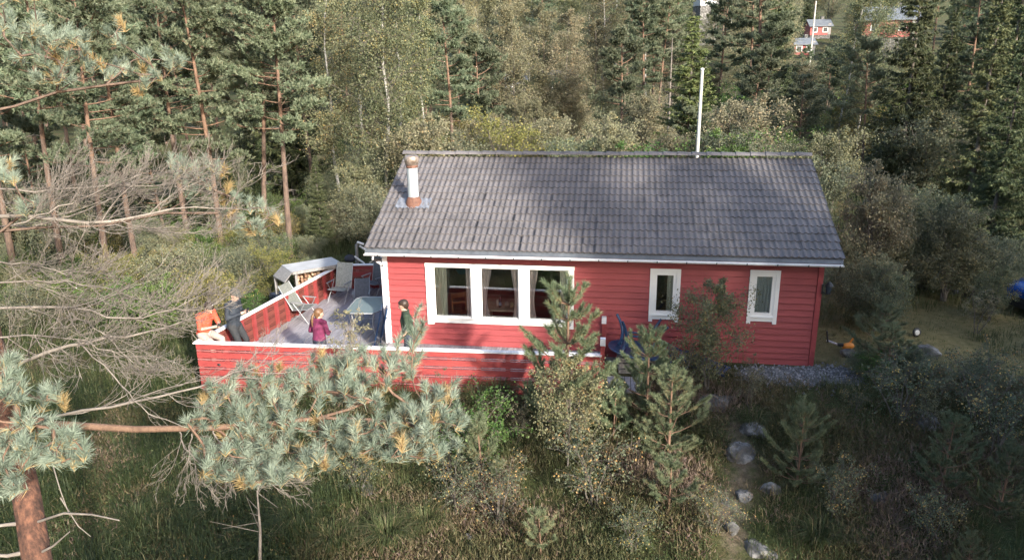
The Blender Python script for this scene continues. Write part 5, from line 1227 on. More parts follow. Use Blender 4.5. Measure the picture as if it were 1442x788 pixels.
for k_, px, y, tp, lab in (('sapling_birch', 1006, -1.7, 392, 'birch sapling with thin stems before the cabin wall'), ('sapling_birch', 800, -4.1, 495, 'yellow-leaved birch sapling under the tallest young pine'), ('sapling_brown', 492, -2.9, 428, 'thin yellowing sapling in front of the glass table'),
        ('shrub_green', 672, -4.4, 568, 'bright green shrub right of the pine bough'), ('shrub_yellow0', 640, -5.6, 640, 'yellow-spotted shrub below the bright green shrub'), ('shrub_yellow0', 700, -5.7, 652, 'yellow-spotted shrub right of the first below the green shrub'), ('shrub_yellow1', 842, -5.2, 595, 'pale leafy shrub before the tallest young pine'), ('shrub_yellow0', 500, -5.4, 640, 'yellow-spotted shrub under the tip of the pine bough'), ('shrub_yellow1', 420, -5.6, 652, 'thin yellow-spotted shrub under the pine bough'),
        ('shrub_yellow0', 1280, -2.4, 500, 'largest yellow-leaved shrub below the yard'), ('shrub_yellow0', 1395, -2.2, 495, 'grey-leaved shrub at the right edge below the yard'), ('shrub_yellow1', 1205, -2.2, 545, 'dark shrub left of the largest yellow-leaved one'), ('shrub_yellow1', 1420, -3.4, 545, 'grey-leaved shrub at the right edge lower down'), ('sapling_brown', 1320, -2.6, 530, 'brownish twiggy shrub right of the largest yellow-leaved one'),
        ('shrub_yellow1', 1180, -5.0, 640, 'small yellowing shrub behind the lone young pine'), ('shrub_yellow1', 1330, -5.4, 690, 'low yellow-leaved shrub near the bottom right'), ('sapling_brown', 730, -3.6, 560, 'brownish sapling left of the tallest young pine'), ('sapling_brown', 960, -2.1, 470, 'twiggy brown sapling before the blue chairs'), ('sapling_brown', 1060, -2.2, 500, 'twiggy brown sapling right of the birch sapling'), ('willow0', 1215, -.5, 492, 'grey-green bush below the string trimmer'), ('willow0', 1285, -.9, 486, 'grey-green bush right of the bluish young pine'), ('willow1', 1325, -1.3, 515, 'tawny low bush at the yard edge'), ('willow0', 1390, -1.0, 500, 'dark low bush at the right end of the yard edge'), ('shrub_green', 1235, -.9, 498, 'dark green shrub at the edge of the gravel'), ('shrub_yellow0', 1010, -5.8, 690, 'low mixed shrub beside the stony path'), ('shrub_yellow1', 895, -6.2, 705, 'low shrub near the bottom centre right'), ('sapling_brown', 615, -3.2, 520, 'thin brown sapling at the foot of the long fence')):
    near(k_, px, y, tp, lab, GS)

# ------------------------------------------------------------------ the big pine beside the viewer
class Grow:
    def __init__(s, seed): s.rng = np.random.default_rng(seed); s.P = []; s.D = []; s.par = []; s.base = []
    def path(s, pts, r):
        for i, p in enumerate(pts):
            d = unit(np.array(pts[min(i+1, len(pts)-1)])-np.array(pts[max(i-1, 0)]))
            s.P.append(np.array(p)); s.D.append(d); s.par.append(len(s.P)-2 if i else -1); s.base.append(r[0]+(r[1]-r[0])*i/(len(pts)-1))
    def reach(s, T, sag=.04, wob=.06):
        T = np.asarray(T); A = np.array(s.P); dmin = np.min(np.linalg.norm(T[:, None]-A[None], axis=2), axis=1); ends = []
        for q in T[np.argsort(dmin)]:
            A = np.array(s.P); Dn = np.array(s.D); v = q-A; L_ = np.linalg.norm(v, axis=1); cs = np.einsum('ij,ij->i', v/(L_[:, None]+1e-9), Dn)
            i = int(np.argmin(L_*(1.75-cs))); a = A[i]; L1 = L_[i]
            m = a*.5+q*.5+Dn[i]*L1*.14+s.rng.normal(size=3)*wob*L1-np.array([0, 0, sag*L1])
            s.P.append(m); s.D.append(unit(q-a)); s.par.append(i); s.base.append(0)
            s.P.append(q); s.D.append(unit(q-m)); s.par.append(len(s.P)-2); s.base.append(0); ends.append(len(s.P)-1)
        return ends
    def draw(s, mbl, rmin, k, mat, thick=(-1, 1e9)):
        n = len(s.P); w_ = np.ones(n)
        for i in range(n-1, -1, -1):
            if s.par[i] >= 0: w_[s.par[i]] += w_[i]
        r = np.maximum(np.minimum(rmin*w_**.34, .011), np.array(s.base))
        for i in range(n):
            j = s.par[i]
            if j >= 0: mbl.tube([s.P[j], s.P[i]], [max(r[i], min(r[j], r[i]*1.25)), r[i]], k if r[i] < .012 else 7, mat, cap=False)
def in_poly(poly, n, rng):
    poly = np.array(poly, float); lo, hi = poly.min(0), poly.max(0); out = []
    while len(out) < n:
        q = rng.uniform(lo, hi); c = False
        for i in range(len(poly)):
            a, b = poly[i], poly[i-1]
            if (a[1] > q[1]) != (b[1] > q[1]) and q[0] < (b[0]-a[0])*(q[1]-a[1])/(b[1]-a[1])+a[0]: c = not c
        if c: out.append(q)
    return np.array(out)
hero_tr = [deep(*q) for q in ((62, 830, 4.95), (52, 788, 5.0), (36, 690, 5.05), (14, 600, 5.1), (-14, 480, 5.2), (-60, 300, 5.3), (-90, 100, 5.45), (-110, -150, 5.7), (-120, -420, 6.0))]
b0 = hero_tr[0]; gz = float(terrain(b0[0]+.05, b0[1]-.2))
trunk = [np.array([b0[0]+.12, b0[1]-.25, gz-.1]), np.array([b0[0]+.08, b0[1]-.15, gz*.4+b0[2]*.6])]+hero_tr
hp = empty('foreground_pine', trunk[0], label='big old pine beside the viewer with one long bough across the picture', cat='tree')
HO = np.array(hp.location)
def hero(mbl, name, mats, parent=hp, **kw):
    mbl.v = [v-HO for v in mbl.v]; return mbl.build(name, mats, parent, **kw)
m = MB(); m.tube(trunk, [.13, .115, .095, .09, .086, .084, .08, .075, .07, .06, .045], 12); hero(m, 'trunk', pmat('near_pine_bark', (.022, .012, .009), (.17, .078, .048), 26, .95, 1.0, (1, 1, .45), mid=(.075, .036, .024), bscale=34))
def needles(mbl, C, D, Lsh, n, ln, w_, rng, dead=.04):
    for c, d in zip(C, D):
        d = unit(d); g = rng.random(n); L1 = Lsh*rng.uniform(.7, 1.3); base = rng.random()*.62+.08; dd = rng.random() < dead
        P = c-d*L1*.6+np.outer(g*L1, d); s_ = unit(rng.normal(size=(n, 3))); dirs = d*rng.uniform(.7, 1.1, n)[:, None]+s_*(.60+.25*rng.random(n))[:, None]
        rn = np.clip(base+rng.normal(size=n)*.10, 0, .88); old = (g < .22) & (rng.random(n) < .45); rn[old] = rng.uniform(.9, 1, old.sum())
        if dd: rn = rng.uniform(.92, 1, n)
        mbl.blades(P, dirs, ln*rng.uniform(.75, 1.15, n), w_, rng, 0, rn)
def bough(name, seed, main, r, polys, rmin=.0032, sag=.03, shoot=.15, nn=130, nl=.074, w_=.0052, up=.75, barkm='bark_upper', dead=.05):
    """main: pixels with depth; polys: (polygon, count, depth function)"""
    g = Grow(seed); g.path([deep(*q) for q in main], r); rng = g.rng; T = []
    for poly, n, df in polys:
        q = in_poly(poly, n, rng); T += [deep(a, b, df(a, b)+rng.normal()*.13) for a, b in q]
    ends = g.reach(T, sag) if T else []
    m = MB(); g.draw(m, rmin, 4, 0); bo = hero(m, name, M[barkm])
    if nn and ends:
        C = np.array([g.P[i] for i in ends]); D = np.array([g.D[i] for i in ends])*.45+np.array([0, 0, up])+g.rng.normal(size=(len(ends), 3))*.34+RT*.12
        m = MB(); needles(m, C, D, shoot, nn, nl, w_, rng, dead); hero(m, 'needles', M['needle_hero'], bo)
        bo.children[0].location = (0, 0, 0) if bo.children else None
    return g, bo
def dfun(y0, d0, k): return lambda a, b: d0+(y0-b)*k
cl = [(268, 562), (300, 535), (345, 520), (400, 515), (455, 500), (520, 490), (560, 505), (585, 520), (560, 560), (610, 560), (640, 552), (652, 600), (648, 640), (600, 655), (540, 648), (500, 658), (440, 664), (390, 680), (330, 690), (290, 672), (268, 640), (285, 600)]
bough('long_bough', 5, [(22, 588, 5.05), (80, 597, 5.0), (190, 604, 4.92), (300, 602, 4.9), (380, 596, 4.95), (450, 588, 5.0), (520, 590, 5.05), (590, 600, 5.1)], (.030, .006),
      [([(262, 600), (275, 560), (300, 538), (345, 518), (400, 522), (440, 540), (425, 590), (330, 602)], 82, dfun(600, 4.95, .0055)), ([(425, 535), (455, 502), (520, 492), (560, 505), (580, 525), (545, 560), (470, 578)], 76, dfun(600, 4.95, .0055)),
       ([(505, 620), (545, 588), (590, 570), (615, 555), (640, 545), (654, 600), (648, 636), (590, 650), (520, 645)], 84, dfun(600, 4.95, .0055)), ([(290, 615), (360, 598), (440, 590), (520, 590), (510, 640), (455, 662), (390, 680), (325, 692), (280, 668), (268, 636)], 120, dfun(600, 4.95, .0055)),
       ([(545, 520), (560, 470), (590, 425), (605, 440), (600, 490), (580, 530)], 18, dfun(600, 5.1, .003)), ([(590, 545), (640, 540), (620, 570)], 6, dfun(600, 5.1, .003)), (cl, 40, dfun(600, 4.8, .0045))], shoot=.095, nn=120)
bough('edge_bough', 6, [(15, 570, 5.1), (20, 560, 4.6), (25, 585, 4.2), (60, 590, 4.0)], (.03, .01), [([(-50, 500), (25, 500), (38, 545), (10, 590), (-50, 600)], 34, dfun(600, 4.2, .002)), ([(0, 592), (60, 588), (122, 622), (124, 652), (60, 652), (10, 640)], 42, dfun(600, 4.1, .002)), ([(-50, 615), (14, 640), (34, 690), (-10, 705), (-50, 700)], 30, dfun(600, 4.1, .002))], shoot=.10, nn=130, up=.35)
bough('small_edge_twig', 16, [(10, 540, 5.15), (50, 560, 5.0), (70, 562, 4.9)], (.012, .006), [([(55, 545), (95, 548), (95, 570), (60, 572)], 7, dfun(560, 4.9, 0))], shoot=.13, nn=120)
bough('top_bough', 7, [(-80, 170, 5.4), (20, 150, 5.6), (80, 130, 5.7), (150, 120, 5.8), (230, 110, 6.0)], (.009, .004), [([(30, 50), (120, 40), (140, 80), (130, 115), (60, 120), (20, 90)], 34, dfun(90, 5.5, 0)), ([(185, 70), (255, 68), (255, 105), (200, 110)], 14, dfun(90, 6.0, 0)), ([(150, 40), (180, 30), (180, 60), (155, 70)], 5, dfun(60, 5.7, 0)), ([(0, 0), (60, -20), (80, 40), (0, 60)], 14, dfun(60, 5.5, 0)), ([(140, 90), (230, 100), (215, 140), (130, 130)], 10, dfun(60, 5.9, 0))], shoot=.10, nn=120, dead=.10, barkm='bark_pine')
bough('middle_bough', 8, [(-50, 330, 5.3), (60, 320, 5.4), (140, 318, 5.5), (230, 300, 5.8), (310, 300, 6.1), (370, 320, 6.3)], (.011, .004), [([(240, 225), (290, 215), (325, 250), (318, 285), (250, 280)], 20, dfun(250, 6.0, 0)), ([(300, 285), (350, 272), (395, 300), (392, 335), (330, 330)], 20, dfun(300, 6.2, 0)), ([(22, 285), (62, 275), (58, 300), (30, 305)], 6, dfun(300, 5.3, 0)), ([(0, 225), (22, 230), (20, 270), (0, 275)], 8, dfun(300, 5.2, 0))], shoot=.10, nn=120, dead=.14, barkm='bark_pine')
def ramify(mbl, P, r, rng, lv, ang=(.45, .95), count=(13, 7, 4), ratio=(.42, .42, .45), lift=.25, mat=0):
    """a bare branch along P with side branches that curve up and forward"""
    n = len(P); mbl.tube(P, np.linspace(r[0], r[1], n), 6 if r[0] > .008 else 4 if r[0] > .003 else 3, mat, cap=False)
    if lv >= len(count): return
    L_ = np.sum(np.linalg.norm(np.diff(P, axis=0), axis=1))
    for k in range(count[lv]):
        f = (k+rng.random())/count[lv]*.92+.08; i = min(n-2, int(f*(n-1))); p = P[i]+(P[i+1]-P[i])*(f*(n-1)-i); d = unit(P[i+1]-P[i])
        q = np.cross(d, rng.normal(size=3)); q = unit(q); q = unit(q-FW*(q @ FW)*.55); a = rng.uniform(*ang)
        c = unit(d*math.cos(a)+q*math.sin(a)); l2 = L_*ratio[lv]*rng.uniform(.45, 1.2)*(1.15-.55*f)
        e = p+c*l2*.75+unit(d+np.array([0, 0, lift*2])+rng.normal(size=3)*.35)*l2*.55; m_ = p+c*l2*.55+rng.normal(size=3)*l2*.13
        rr = max(.0014, min(r[0]*.55, .0075*l2+.0008)); ramify(mbl, bez(p, m_, e, 6 if lv < 2 else 4), (rr, max(.0011, rr*.4)), rng, lv+1, ang, count, ratio, lift, mat)
def dead_bough(name, seed, mains, **kw):
    rng = np.random.default_rng(seed); m = MB()
    for pts, r in mains:
        Q = np.array([deep(*q) for q in pts]); t_ = np.linspace(0, len(Q)-1, 14); i = np.minimum(t_.astype(int), len(Q)-2); f = (t_-i)[:, None]
        P = Q[i]+(Q[i+1]-Q[i])*f; P[1:-1] = (P[:-2]+2*P[1:-1]+P[2:])/4+rng.normal(size=(12, 3))*.008
        ramify(m, P, r, rng, 0, **kw)
    return hero(m, name, M['deadwood'])
dead_bough('dead_bough', 21, [([(-50, 305, 5.25), (40, 300, 5.2), (110, 316, 5.2), (160, 316, 5.25), (230, 294, 5.3), (300, 290, 5.4), (350, 296, 5.5)], (.017, .003)), ([(-50, 262, 5.3), (60, 268, 5.25), (140, 262, 5.3), (220, 262, 5.4), (270, 250, 5.5)], (.009, .002)),
    ([(-40, 318, 5.6), (50, 318, 5.5), (110, 300, 5.5), (180, 270, 5.6), (250, 262, 5.6)], (.010, .002)), ([(20, 316, 5.1), (90, 290, 5.1), (150, 262, 5.15), (200, 245, 5.2)], (.007, .002)), ([(150, 318, 5.2), (220, 322, 5.3), (280, 330, 5.4), (320, 318, 5.4)], (.005, .0015))], count=(15, 8, 5), ratio=(.27, .48, .45))
dead_bough('lower_dead_bough', 22, [([(-50, 432, 5.2), (60, 430, 5.1), (130, 440, 5.0), (200, 452, 5.0), (250, 432, 5.1), (312, 402, 5.2)], (.011, .002)), ([(-50, 540, 5.2), (60, 500, 5.1), (130, 478, 5.05), (200, 470, 5.1), (270, 455, 5.2), (318, 412, 5.3)], (.016, .002)), ([(-40, 400, 5.3), (60, 395, 5.2), (130, 400, 5.1), (190, 420, 5.1), (240, 432, 5.2)], (.008, .002)),
    ([(100, 440, 5.1), (150, 470, 4.9), (185, 510, 4.9), (215, 530, 4.9)], (.006, .0016)), ([(-40, 480, 5.2), (40, 470, 5.1), (110, 478, 5.0), (170, 500, 5.0), (235, 505, 5.0)], (.008, .002)), ([(-40, 365, 5.3), (40, 372, 5.2), (100, 385, 5.1), (150, 380, 5.1)], (.007, .002))], count=(15, 7, 5), ratio=(.27, .48, .45))
dead_bough('hanging_dead_branch', 25, [([(110, 480, 5.05), (150, 520, 4.9), (185, 560, 4.85), (215, 585, 4.85), (262, 602, 4.9)], (.006, .003))], count=(5, 3, 2))
dead_bough('straight_dead_bough', 23, [([(5, 590, 5.1), (80, 585, 5.0), (170, 570, 4.95), (240, 553, 4.95), (300, 541, 5.0), (350, 520, 5.1), (400, 500, 5.2)], (.012, .003)), ([(300, 541, 5.0), (350, 505, 5.2), (390, 480, 5.4)], (.005, .0015)), ([(330, 532, 5.1), (400, 528, 5.3), (470, 505, 5.5), (530, 480, 5.6)], (.005, .0015)), ([(360, 520, 5.2), (385, 490, 5.4), (400, 462, 5.5)], (.004, .0015))], count=(7, 5, 3), ratio=(.30, .45, .45))
dead_bough('dead_spray_under_the_bough', 24, [([(250, 602, 4.92), (262, 635, 4.85), (295, 660, 4.8), (350, 682, 4.8)], (.006, .002)), ([(300, 602, 4.92), (320, 640, 4.85), (360, 670, 4.8), (400, 690, 4.8)], (.006, .002)), ([(270, 610, 4.9), (262, 650, 4.8), (300, 690, 4.75)], (.005, .002))], count=(9, 5, 3), lift=-.05)
m = MB()
for pts, r in (([(50, 735, 5.0), (90, 722, 4.9), (130, 724, 4.85), (168, 732, 4.8)], .010), ([(52, 780, 5.0), (75, 768, 4.9), (98, 748, 4.85)], .011), ([(40, 735, 5.0), (10, 738, 4.95), (-20, 742, 4.9)], .018), ([(45, 775, 5.0), (10, 782, 4.9), (-20, 780, 4.9)], .018), ([(85, 700, 4.95), (110, 740, 4.9), (128, 755, 4.9)], .005), ([(70, 640, 4.95), (85, 690, 4.9), (98, 725, 4.9)], .005)):
    m.tube([deep(*q) for q in pts], np.linspace(r, r*.4, len(pts)), 6)
hero(m, 'broken_dead_stubs', M['deadwood'])
# crown of the big pine above the frame
rng = np.random.default_rng(31); C, D = [], []; m = MB()
for k in range(30):
    z0 = rng.uniform(8.2, 12.5); i = np.interp(z0, [hero_tr[6][2], hero_tr[8][2]], [0, 1]); p = hero_tr[6]+(hero_tr[8]-hero_tr[6])*i
    az = rng.uniform(0, 6.28); L_ = rng.uniform(.8, 2.2); o = np.array([math.cos(az), math.sin(az), .3]); e = p+o*L_; m.tube([p, (p+e)/2+(0, 0, .1), e], [.03, .02, .008], 4)
    for q in range(45): f = rng.uniform(.35, 1.05); C.append(p+(e-p)*f+rng.normal(size=3)*.28); D.append(o*.4+np.array([0, 0, .8])+rng.normal(size=3)*.3)
ub_ = hero(m, 'upper_limbs', M['bark_upper']); m = MB(); tufts(m, np.array(C), np.array(D), 14, .14, .03, rng, 0, .62); hero(m, 'upper_needles', M['needle_hero'])
# thin dead stem standing under the bough
s0 = deep(366, 800, 8.5); gz = float(terrain(s0[0], s0[1])); s1 = deep(362, 690, 8.3)
m = MB(); m.tube([(s0[0], s0[1], gz-.05), s0, (s0+s1)/2+(.02, 0, 0), s1], [.022, .02, .016, .008], 6)
rng = np.random.default_rng(4)
for k in range(9): p = s0+(s1-s0)*rng.uniform(.2, 1); m.tube([p, p+rng.normal(size=3)*.25+(0, 0, .1)], [.006, .002], 3)
m.build('dead_sapling', M['deadwood'], None, label='thin pale dead stem standing below the long pine bough', cat='sapling')
# ------------------------------------------------------------------ ground cover
def vnoise(x, y, s, seed=0):
    r = np.random.default_rng(seed); G = r.random((64, 64)); u = x/s; v = y/s; i = np.floor(u).astype(int); j = np.floor(v).astype(int); fu = u-i; fv = v-j
    fu = fu*fu*(3-2*fu); fv = fv*fv*(3-2*fv); g = lambda a, b: G[a % 64, b % 64]
    return (g(i, j)*(1-fu)+g(i+1, j)*fu)*(1-fv)+(g(i, j+1)*(1-fu)+g(i+1, j+1)*fu)*fv
def keep_out(x, y):
    inside = (x > -.25) & (x < HL+.1) & (y > -.15) & (y < HD+.2)
    fx = FL[0]+(BL[0]-FL[0])*(y-FL[1])/(BL[1]-FL[1])
    dk = (x > fx-.05) & (x < 5.95) & (y > FL[1]-.05) & (y < 4.4)
    return inside | dk
def bent(mbl, C, az, L_, lean, w_, rnd, rng, mat=0):
    """grass blades of two joints, bending over"""
    n = len(C); o = np.stack([np.cos(az), np.sin(az), np.zeros(n)], 1); sd_ = np.stack([-np.sin(az), np.cos(az), np.zeros(n)], 1)*(w_/2)[:, None] if not np.isscalar(w_) else np.stack([-np.sin(az), np.cos(az), np.zeros(n)], 1)*w_/2
    z = np.array([0, 0, 1.0])
    m_ = C+o*(L_*lean*.30)[:, None]+z*(L_*.62)[:, None]; t_ = C+o*(L_*lean)[:, None]+z*(L_*(1-.45*lean))[:, None]
    V = np.stack([C-sd_, C+sd_, m_+sd_*.8, m_-sd_*.8, t_], 1).reshape(-1, 3); b = np.arange(n)*5
    mbl.add(V, np.stack([b, b+1, b+2, b+3], 1), mat, rnd); mbl.add(V, np.stack([b+3, b+2, b+4], 1), mat, rnd)
def sow(mbl, n, box, dens, per, Lr, w_, lean, seed, tone=0.0, rad=.07, dry=.1):
    rng = np.random.default_rng(seed); x = rng.uniform(box[0], box[1], n); y = rng.uniform(box[2], box[3], n)
    k = (rng.random(n) < dens(x, y)) & ~keep_out(x, y); x, y = x[k], y[k]; m_ = len(x)
    sc = rng.uniform(.6, 1.3, m_); tn = vnoise(x, y, 1.3, seed+5)*.5+tone+rng.normal(size=m_)*.06
    X = np.repeat(x, per)+rng.normal(size=m_*per)*rad; Y = np.repeat(y, per)+rng.normal(size=m_*per)*rad
    C = np.stack([X, Y, terrain(X, Y)-.01], 1); az = np.arctan2(Y-np.repeat(y, per), X-np.repeat(x, per))+rng.normal(size=m_*per)*.5
    rn = np.clip(np.repeat(tn, per)+rng.normal(size=m_*per)*.12, 0, .95); d = rng.random(m_*per) < dry; rn[d] = rng.uniform(.8, 1, d.sum())
    bent(mbl, C, az, np.repeat(sc, per)*rng.uniform(Lr[0], Lr[1], m_*per), np.clip(rng.normal(size=m_*per)*.2+lean, .05, 1), w_, rn, rng)
heathy = lambda x, y: sstep(.42, .60, vnoise(x, y, 1.7, 3)*.6+vnoise(x, y, .5, 4)*.4)
onpath = lambda x, y: np.clip(np.min([seg_d(np.stack([x, y], 1), PATH[i], PATH[i+1]) for i in range(len(PATH)-1)], axis=0)/.55, 0, 1)**2
ongrav = lambda x, y: np.clip((seg_d(np.stack([x, y], 1), GR0, GR1)-.35)/.5, 0, 1)
g = MB()
sow(g, 8000, (-8, 15, -9.5, -.1), lambda x, y: (.12+.70*(1-heathy(x, y)))*onpath(x, y)*ongrav(x, y), 13, (.14, .40), .008, .5, 1, .1)
sow(g, 5200, (-8, 1.6, -9.5, -2.2), lambda x, y: (.25+.6*(1-heathy(x, y)))*sstep(1.6, .2, x), 15, (.28, .58), .010, .8, 2, -.28, .09, .02)  # low tone puts the shade of the lower-left corner into the blade colour
sow(g, 5200, (-17, -3.2, -3.0, 14), lambda x, y: np.full(len(x), .85), 12, (.18, .46), .012, .6, 3, -.05)
sow(g, 9000, (9.8, 24, -1.5, 15), lambda x, y: (.35+.5*vnoise(x, y, 2, 9))*ongrav(x, y), 9, (.04, .13), .010, .6, 4, .28, .10, .3)
sow(g, 2200, (10.5, 22, -2.2, 12), lambda x, y: sstep(.52, .68, vnoise(x, y, 1.6, 12))*ongrav(x, y), 16, (.16, .38), .010, .55, 14, .1, .10, .2)
sow(g, 2500, (-20, 26, 10, 30), lambda x, y: np.full(len(x), .8), 10, (.3, .8), .02, .5, 5, .1, .2)
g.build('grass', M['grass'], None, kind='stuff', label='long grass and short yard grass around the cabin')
# tussocks with drooping blades
def tussock(px, py, label, n=260, L_=.55, tone=.35):
    p = ground(px, py); rng = np.random.default_rng(int(px)); m = MB()
    X = rng.normal(size=n)*.10; Y = rng.normal(size=n)*.10; az = np.arctan2(Y, X)+rng.normal(size=n)*.3
    C = np.stack([X, Y, np.full(n, -.03)], 1); rn = np.clip(tone+rng.normal(size=n)*.16, 0, .97); dr = rng.random(n) < .12; rn[dr] = .95
    bent(m, C, az, L_*rng.uniform(.6, 1.2, n), np.clip(rng.normal(size=n)*.2+.75, .1, 1.1), .009, rn, rng)
    m.build('grass_tussock', M['grass'], None, loc=p, label=label, cat='grass tussock', group='grass tussocks on the heath')
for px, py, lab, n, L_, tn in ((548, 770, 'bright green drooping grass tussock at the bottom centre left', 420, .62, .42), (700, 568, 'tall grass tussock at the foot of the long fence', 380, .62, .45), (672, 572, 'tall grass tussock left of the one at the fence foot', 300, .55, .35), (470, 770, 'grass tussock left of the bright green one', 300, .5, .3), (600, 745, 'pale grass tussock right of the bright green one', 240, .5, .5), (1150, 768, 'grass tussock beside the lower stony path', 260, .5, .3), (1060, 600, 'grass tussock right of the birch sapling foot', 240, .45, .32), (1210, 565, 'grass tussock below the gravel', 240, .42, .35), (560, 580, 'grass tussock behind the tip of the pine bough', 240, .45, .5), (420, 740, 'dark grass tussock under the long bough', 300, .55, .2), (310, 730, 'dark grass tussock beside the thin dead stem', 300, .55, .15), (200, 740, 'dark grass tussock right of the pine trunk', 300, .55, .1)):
    tussock(px, py, lab, n, L_, tn)
# heather
def heather(n, box, dens, seed, hgt=(.16, .40), per=34):
    rng = np.random.default_rng(seed); x = rng.uniform(box[0], box[1], n); y = rng.uniform(box[2], box[3], n)
    k = (rng.random(n) < dens(x, y)) & ~keep_out(x, y); x, y = x[k], y[k]; m_ = len(x); hh = rng.uniform(*hgt, m_)
    a = rng.uniform(0, 6.28, m_*per); t_ = rng.random(m_*per); rr = t_**.5*np.repeat(hh, per)*.8
    X = np.repeat(x, per)+np.cos(a)*rr*.85; Y = np.repeat(y, per)+np.sin(a)*rr*.85
    Z = terrain(X, Y)+np.repeat(hh, per)*(1-t_*.75)*rng.uniform(.25, 1, m_*per)-.03
    D = np.stack([np.cos(a)*t_*.6, np.sin(a)*t_*.6, np.full(m_*per, .8)], 1)+rng.normal(size=(m_*per, 3))*.35
    tn = vnoise(x, y, 1.1, seed+3)*.85+rng.normal(size=m_)*.12
    hm.blades(np.stack([X, Y, Z], 1), D, rng.uniform(.05, .13, m_*per), rng.uniform(.010, .022, m_*per), rng, 0, np.clip(np.repeat(tn, per)+rng.normal(size=m_*per)*.13, 0, 1))
hm = MB()
heather(13000, (-3, 15, -9.5, -.8), lambda x, y: (.12+.88*heathy(x, y))*onpath(x, y)*ongrav(x, y)*sstep(-2.2, .8, x), 8)
heather(3600, (-8, .5, -9, -2.5), lambda x, y: .15+.8*heathy(x, y), 9)
hm.build('heather', M['heather'], None, kind='stuff', label='brown and purple heather covering the slope before the cabin')
# bilberry and small leafy ground cover
def cover(n, box, dens, seed, per=26):
    rng = np.random.default_rng(seed); x = rng.uniform(box[0], box[1], n); y = rng.uniform(box[2], box[3], n)
    k = (rng.random(n) < dens(x, y)) & ~keep_out(x, y); x, y = x[k], y[k]; m_ = len(x); rr = rng.uniform(.06, .2, m_)
    X = np.repeat(x, per)+rng.normal(size=m_*per)*np.repeat(rr, per); Y = np.repeat(y, per)+rng.normal(size=m_*per)*np.repeat(rr, per)
    Z = terrain(X, Y)+rng.uniform(.02, .30, m_*per)*np.repeat(rng.uniform(.5, 1.2, m_), per)
    bl.leaves(np.stack([X, Y, Z], 1), .036, rng, 0, np.clip(np.repeat(rng.uniform(.1, .75, m_), per)+rng.normal(size=m_*per)*.14, 0, 1))
bl = MB()
cover(3600, (-2, 15, -9.5, -.8), lambda x, y: (.15+.85*sstep(.45, .62, vnoise(x, y, 1.2, 31)))*onpath(x, y)*ongrav(x, y), 18)
cover(2600, (-9, 1, -9, -2.4), lambda x, y: .2+.7*sstep(.4, .6, vnoise(x, y, 1.2, 32)), 19)
bl.build('bilberry', M['leaf_cover'], None, kind='stuff', label='low leafy bilberry and herbs between the heather')
# gravel stones
rng = np.random.default_rng(12); gm = MB(); oc = np.array([(1, 0, 0), (-1, 0, 0), (0, 1, 0), (0, -1, 0), (0, 0, 1), (0, 0, -1)], float); of = np.array([[0, 2, 4], [2, 1, 4], [1, 3, 4], [3, 0, 4], [2, 0, 5], [1, 2, 5], [3, 1, 5], [0, 3, 5]])
n = 1500; t_ = rng.uniform(-.12, 1.12, n); P = GR0+np.outer(t_, GR1-GR0); P[:, 0] += rng.normal(size=n)*.15; P[:, 1] += rng.normal(size=n)*.30
for p in P:
    s_ = rng.uniform(.012, .038); gm.add(oc*s_*rng.uniform(.6, 1.3, 3) @ rotz(rng.uniform(0, 6)).T+(p[0], p[1], float(terrain(p[0], p[1]))+s_*.2), of, 0, rng.random())
gm.build('gravel', leafmat('gravel_stones', [(0, (.06, .065, .07)), (.5, (.14, .145, .155)), (1, (.30, .30, .315))], 0, 0), None, kind='stuff', label='grey gravel strewn beside the cabin end')
# boulders
def rock_mesh(seed, flat=.6):
    bm = bmesh.new(); bmesh.ops.create_icosphere(bm, subdivisions=4, radius=1.0); rng = np.random.default_rng(seed)
    V = np.array([v.co[:] for v in bm.verts]); d = np.ones(len(V))
    for k in range(7): nrm = unit(rng.normal(size=3)); c = rng.uniform(.55, .9); q = V @ nrm; d = np.where(q*d > c, np.minimum(d, c/np.maximum(q, 1e-3)), d)
    for k in range(10): f = rng.normal(size=3)*rng.uniform(2, 9); d += .018*np.sin(V @ f+rng.uniform(0, 6))
    V = V*d[:, None]*np.array([1, .8, flat])
    for v, c in zip(bm.verts, V): v.co = c
    me = bpy.data.meshes.new('boulder'); bm.to_mesh(me); bm.free(); me.materials.append(M['rock'])
    return me
RK = [rock_mesh(90+i, [.5, .65, .8][i]) for i in range(3)]
for i, (px, py, s_, lab) in enumerate([(1012, 566, .46, 'flat grey boulder at the foot of the birch sapling'), (1042, 636, .34, 'lichen grey boulder beside the upper stony path'), (1062, 610, .28, 'grey boulder just above the one by the upper path'), (1046, 700, .20, 'whitish stone in the middle of the stony path'), (1022, 708, .12, 'small whitish stone left of the path stone'), (1085, 690, .18, 'bluish stone at the right of the path'), (1298, 592, .42, 'pale bluish boulder under the largest yellow-leaved shrub'), (1302, 497, .36, 'grey stone below the white-hubbed wheel'), (1276, 402, .34, 'pale boulder behind the yard grass'), (1070, 776, .30, 'half buried stone at the bottom edge'), (660, 756, .09, 'small white stone at the bottom centre'), (1030, 745, .16, 'reddish stone at the lower end of the path'), (515, 690, .2, 'pale dry stump-like stone under the pine bough'), (1340, 412, .25, 'grey stone under the brown yard bush'), (1195, 500, .22, 'stone beside the string trimmer'), (1240, 700, .2, 'grey stone half hidden in the lower right heather')]):
    p = ground(px, py); link('boulder', RK[i % 3], None, p+np.array([0, 0, -s_*.10]), (0, 0, i*1.3), s_, lab, 'boulder', 'boulders on the heath and yard')
cl_ = column(1075, 64); link('rock_outcrop', RK[2], None, (cl_[0], cl_[1], float(terrain(*cl_))+.8), (0, 0, .4), (3.2, 2.4, 2.6), 'pale rock outcrop on the hillside right of the flagpole', 'rock')

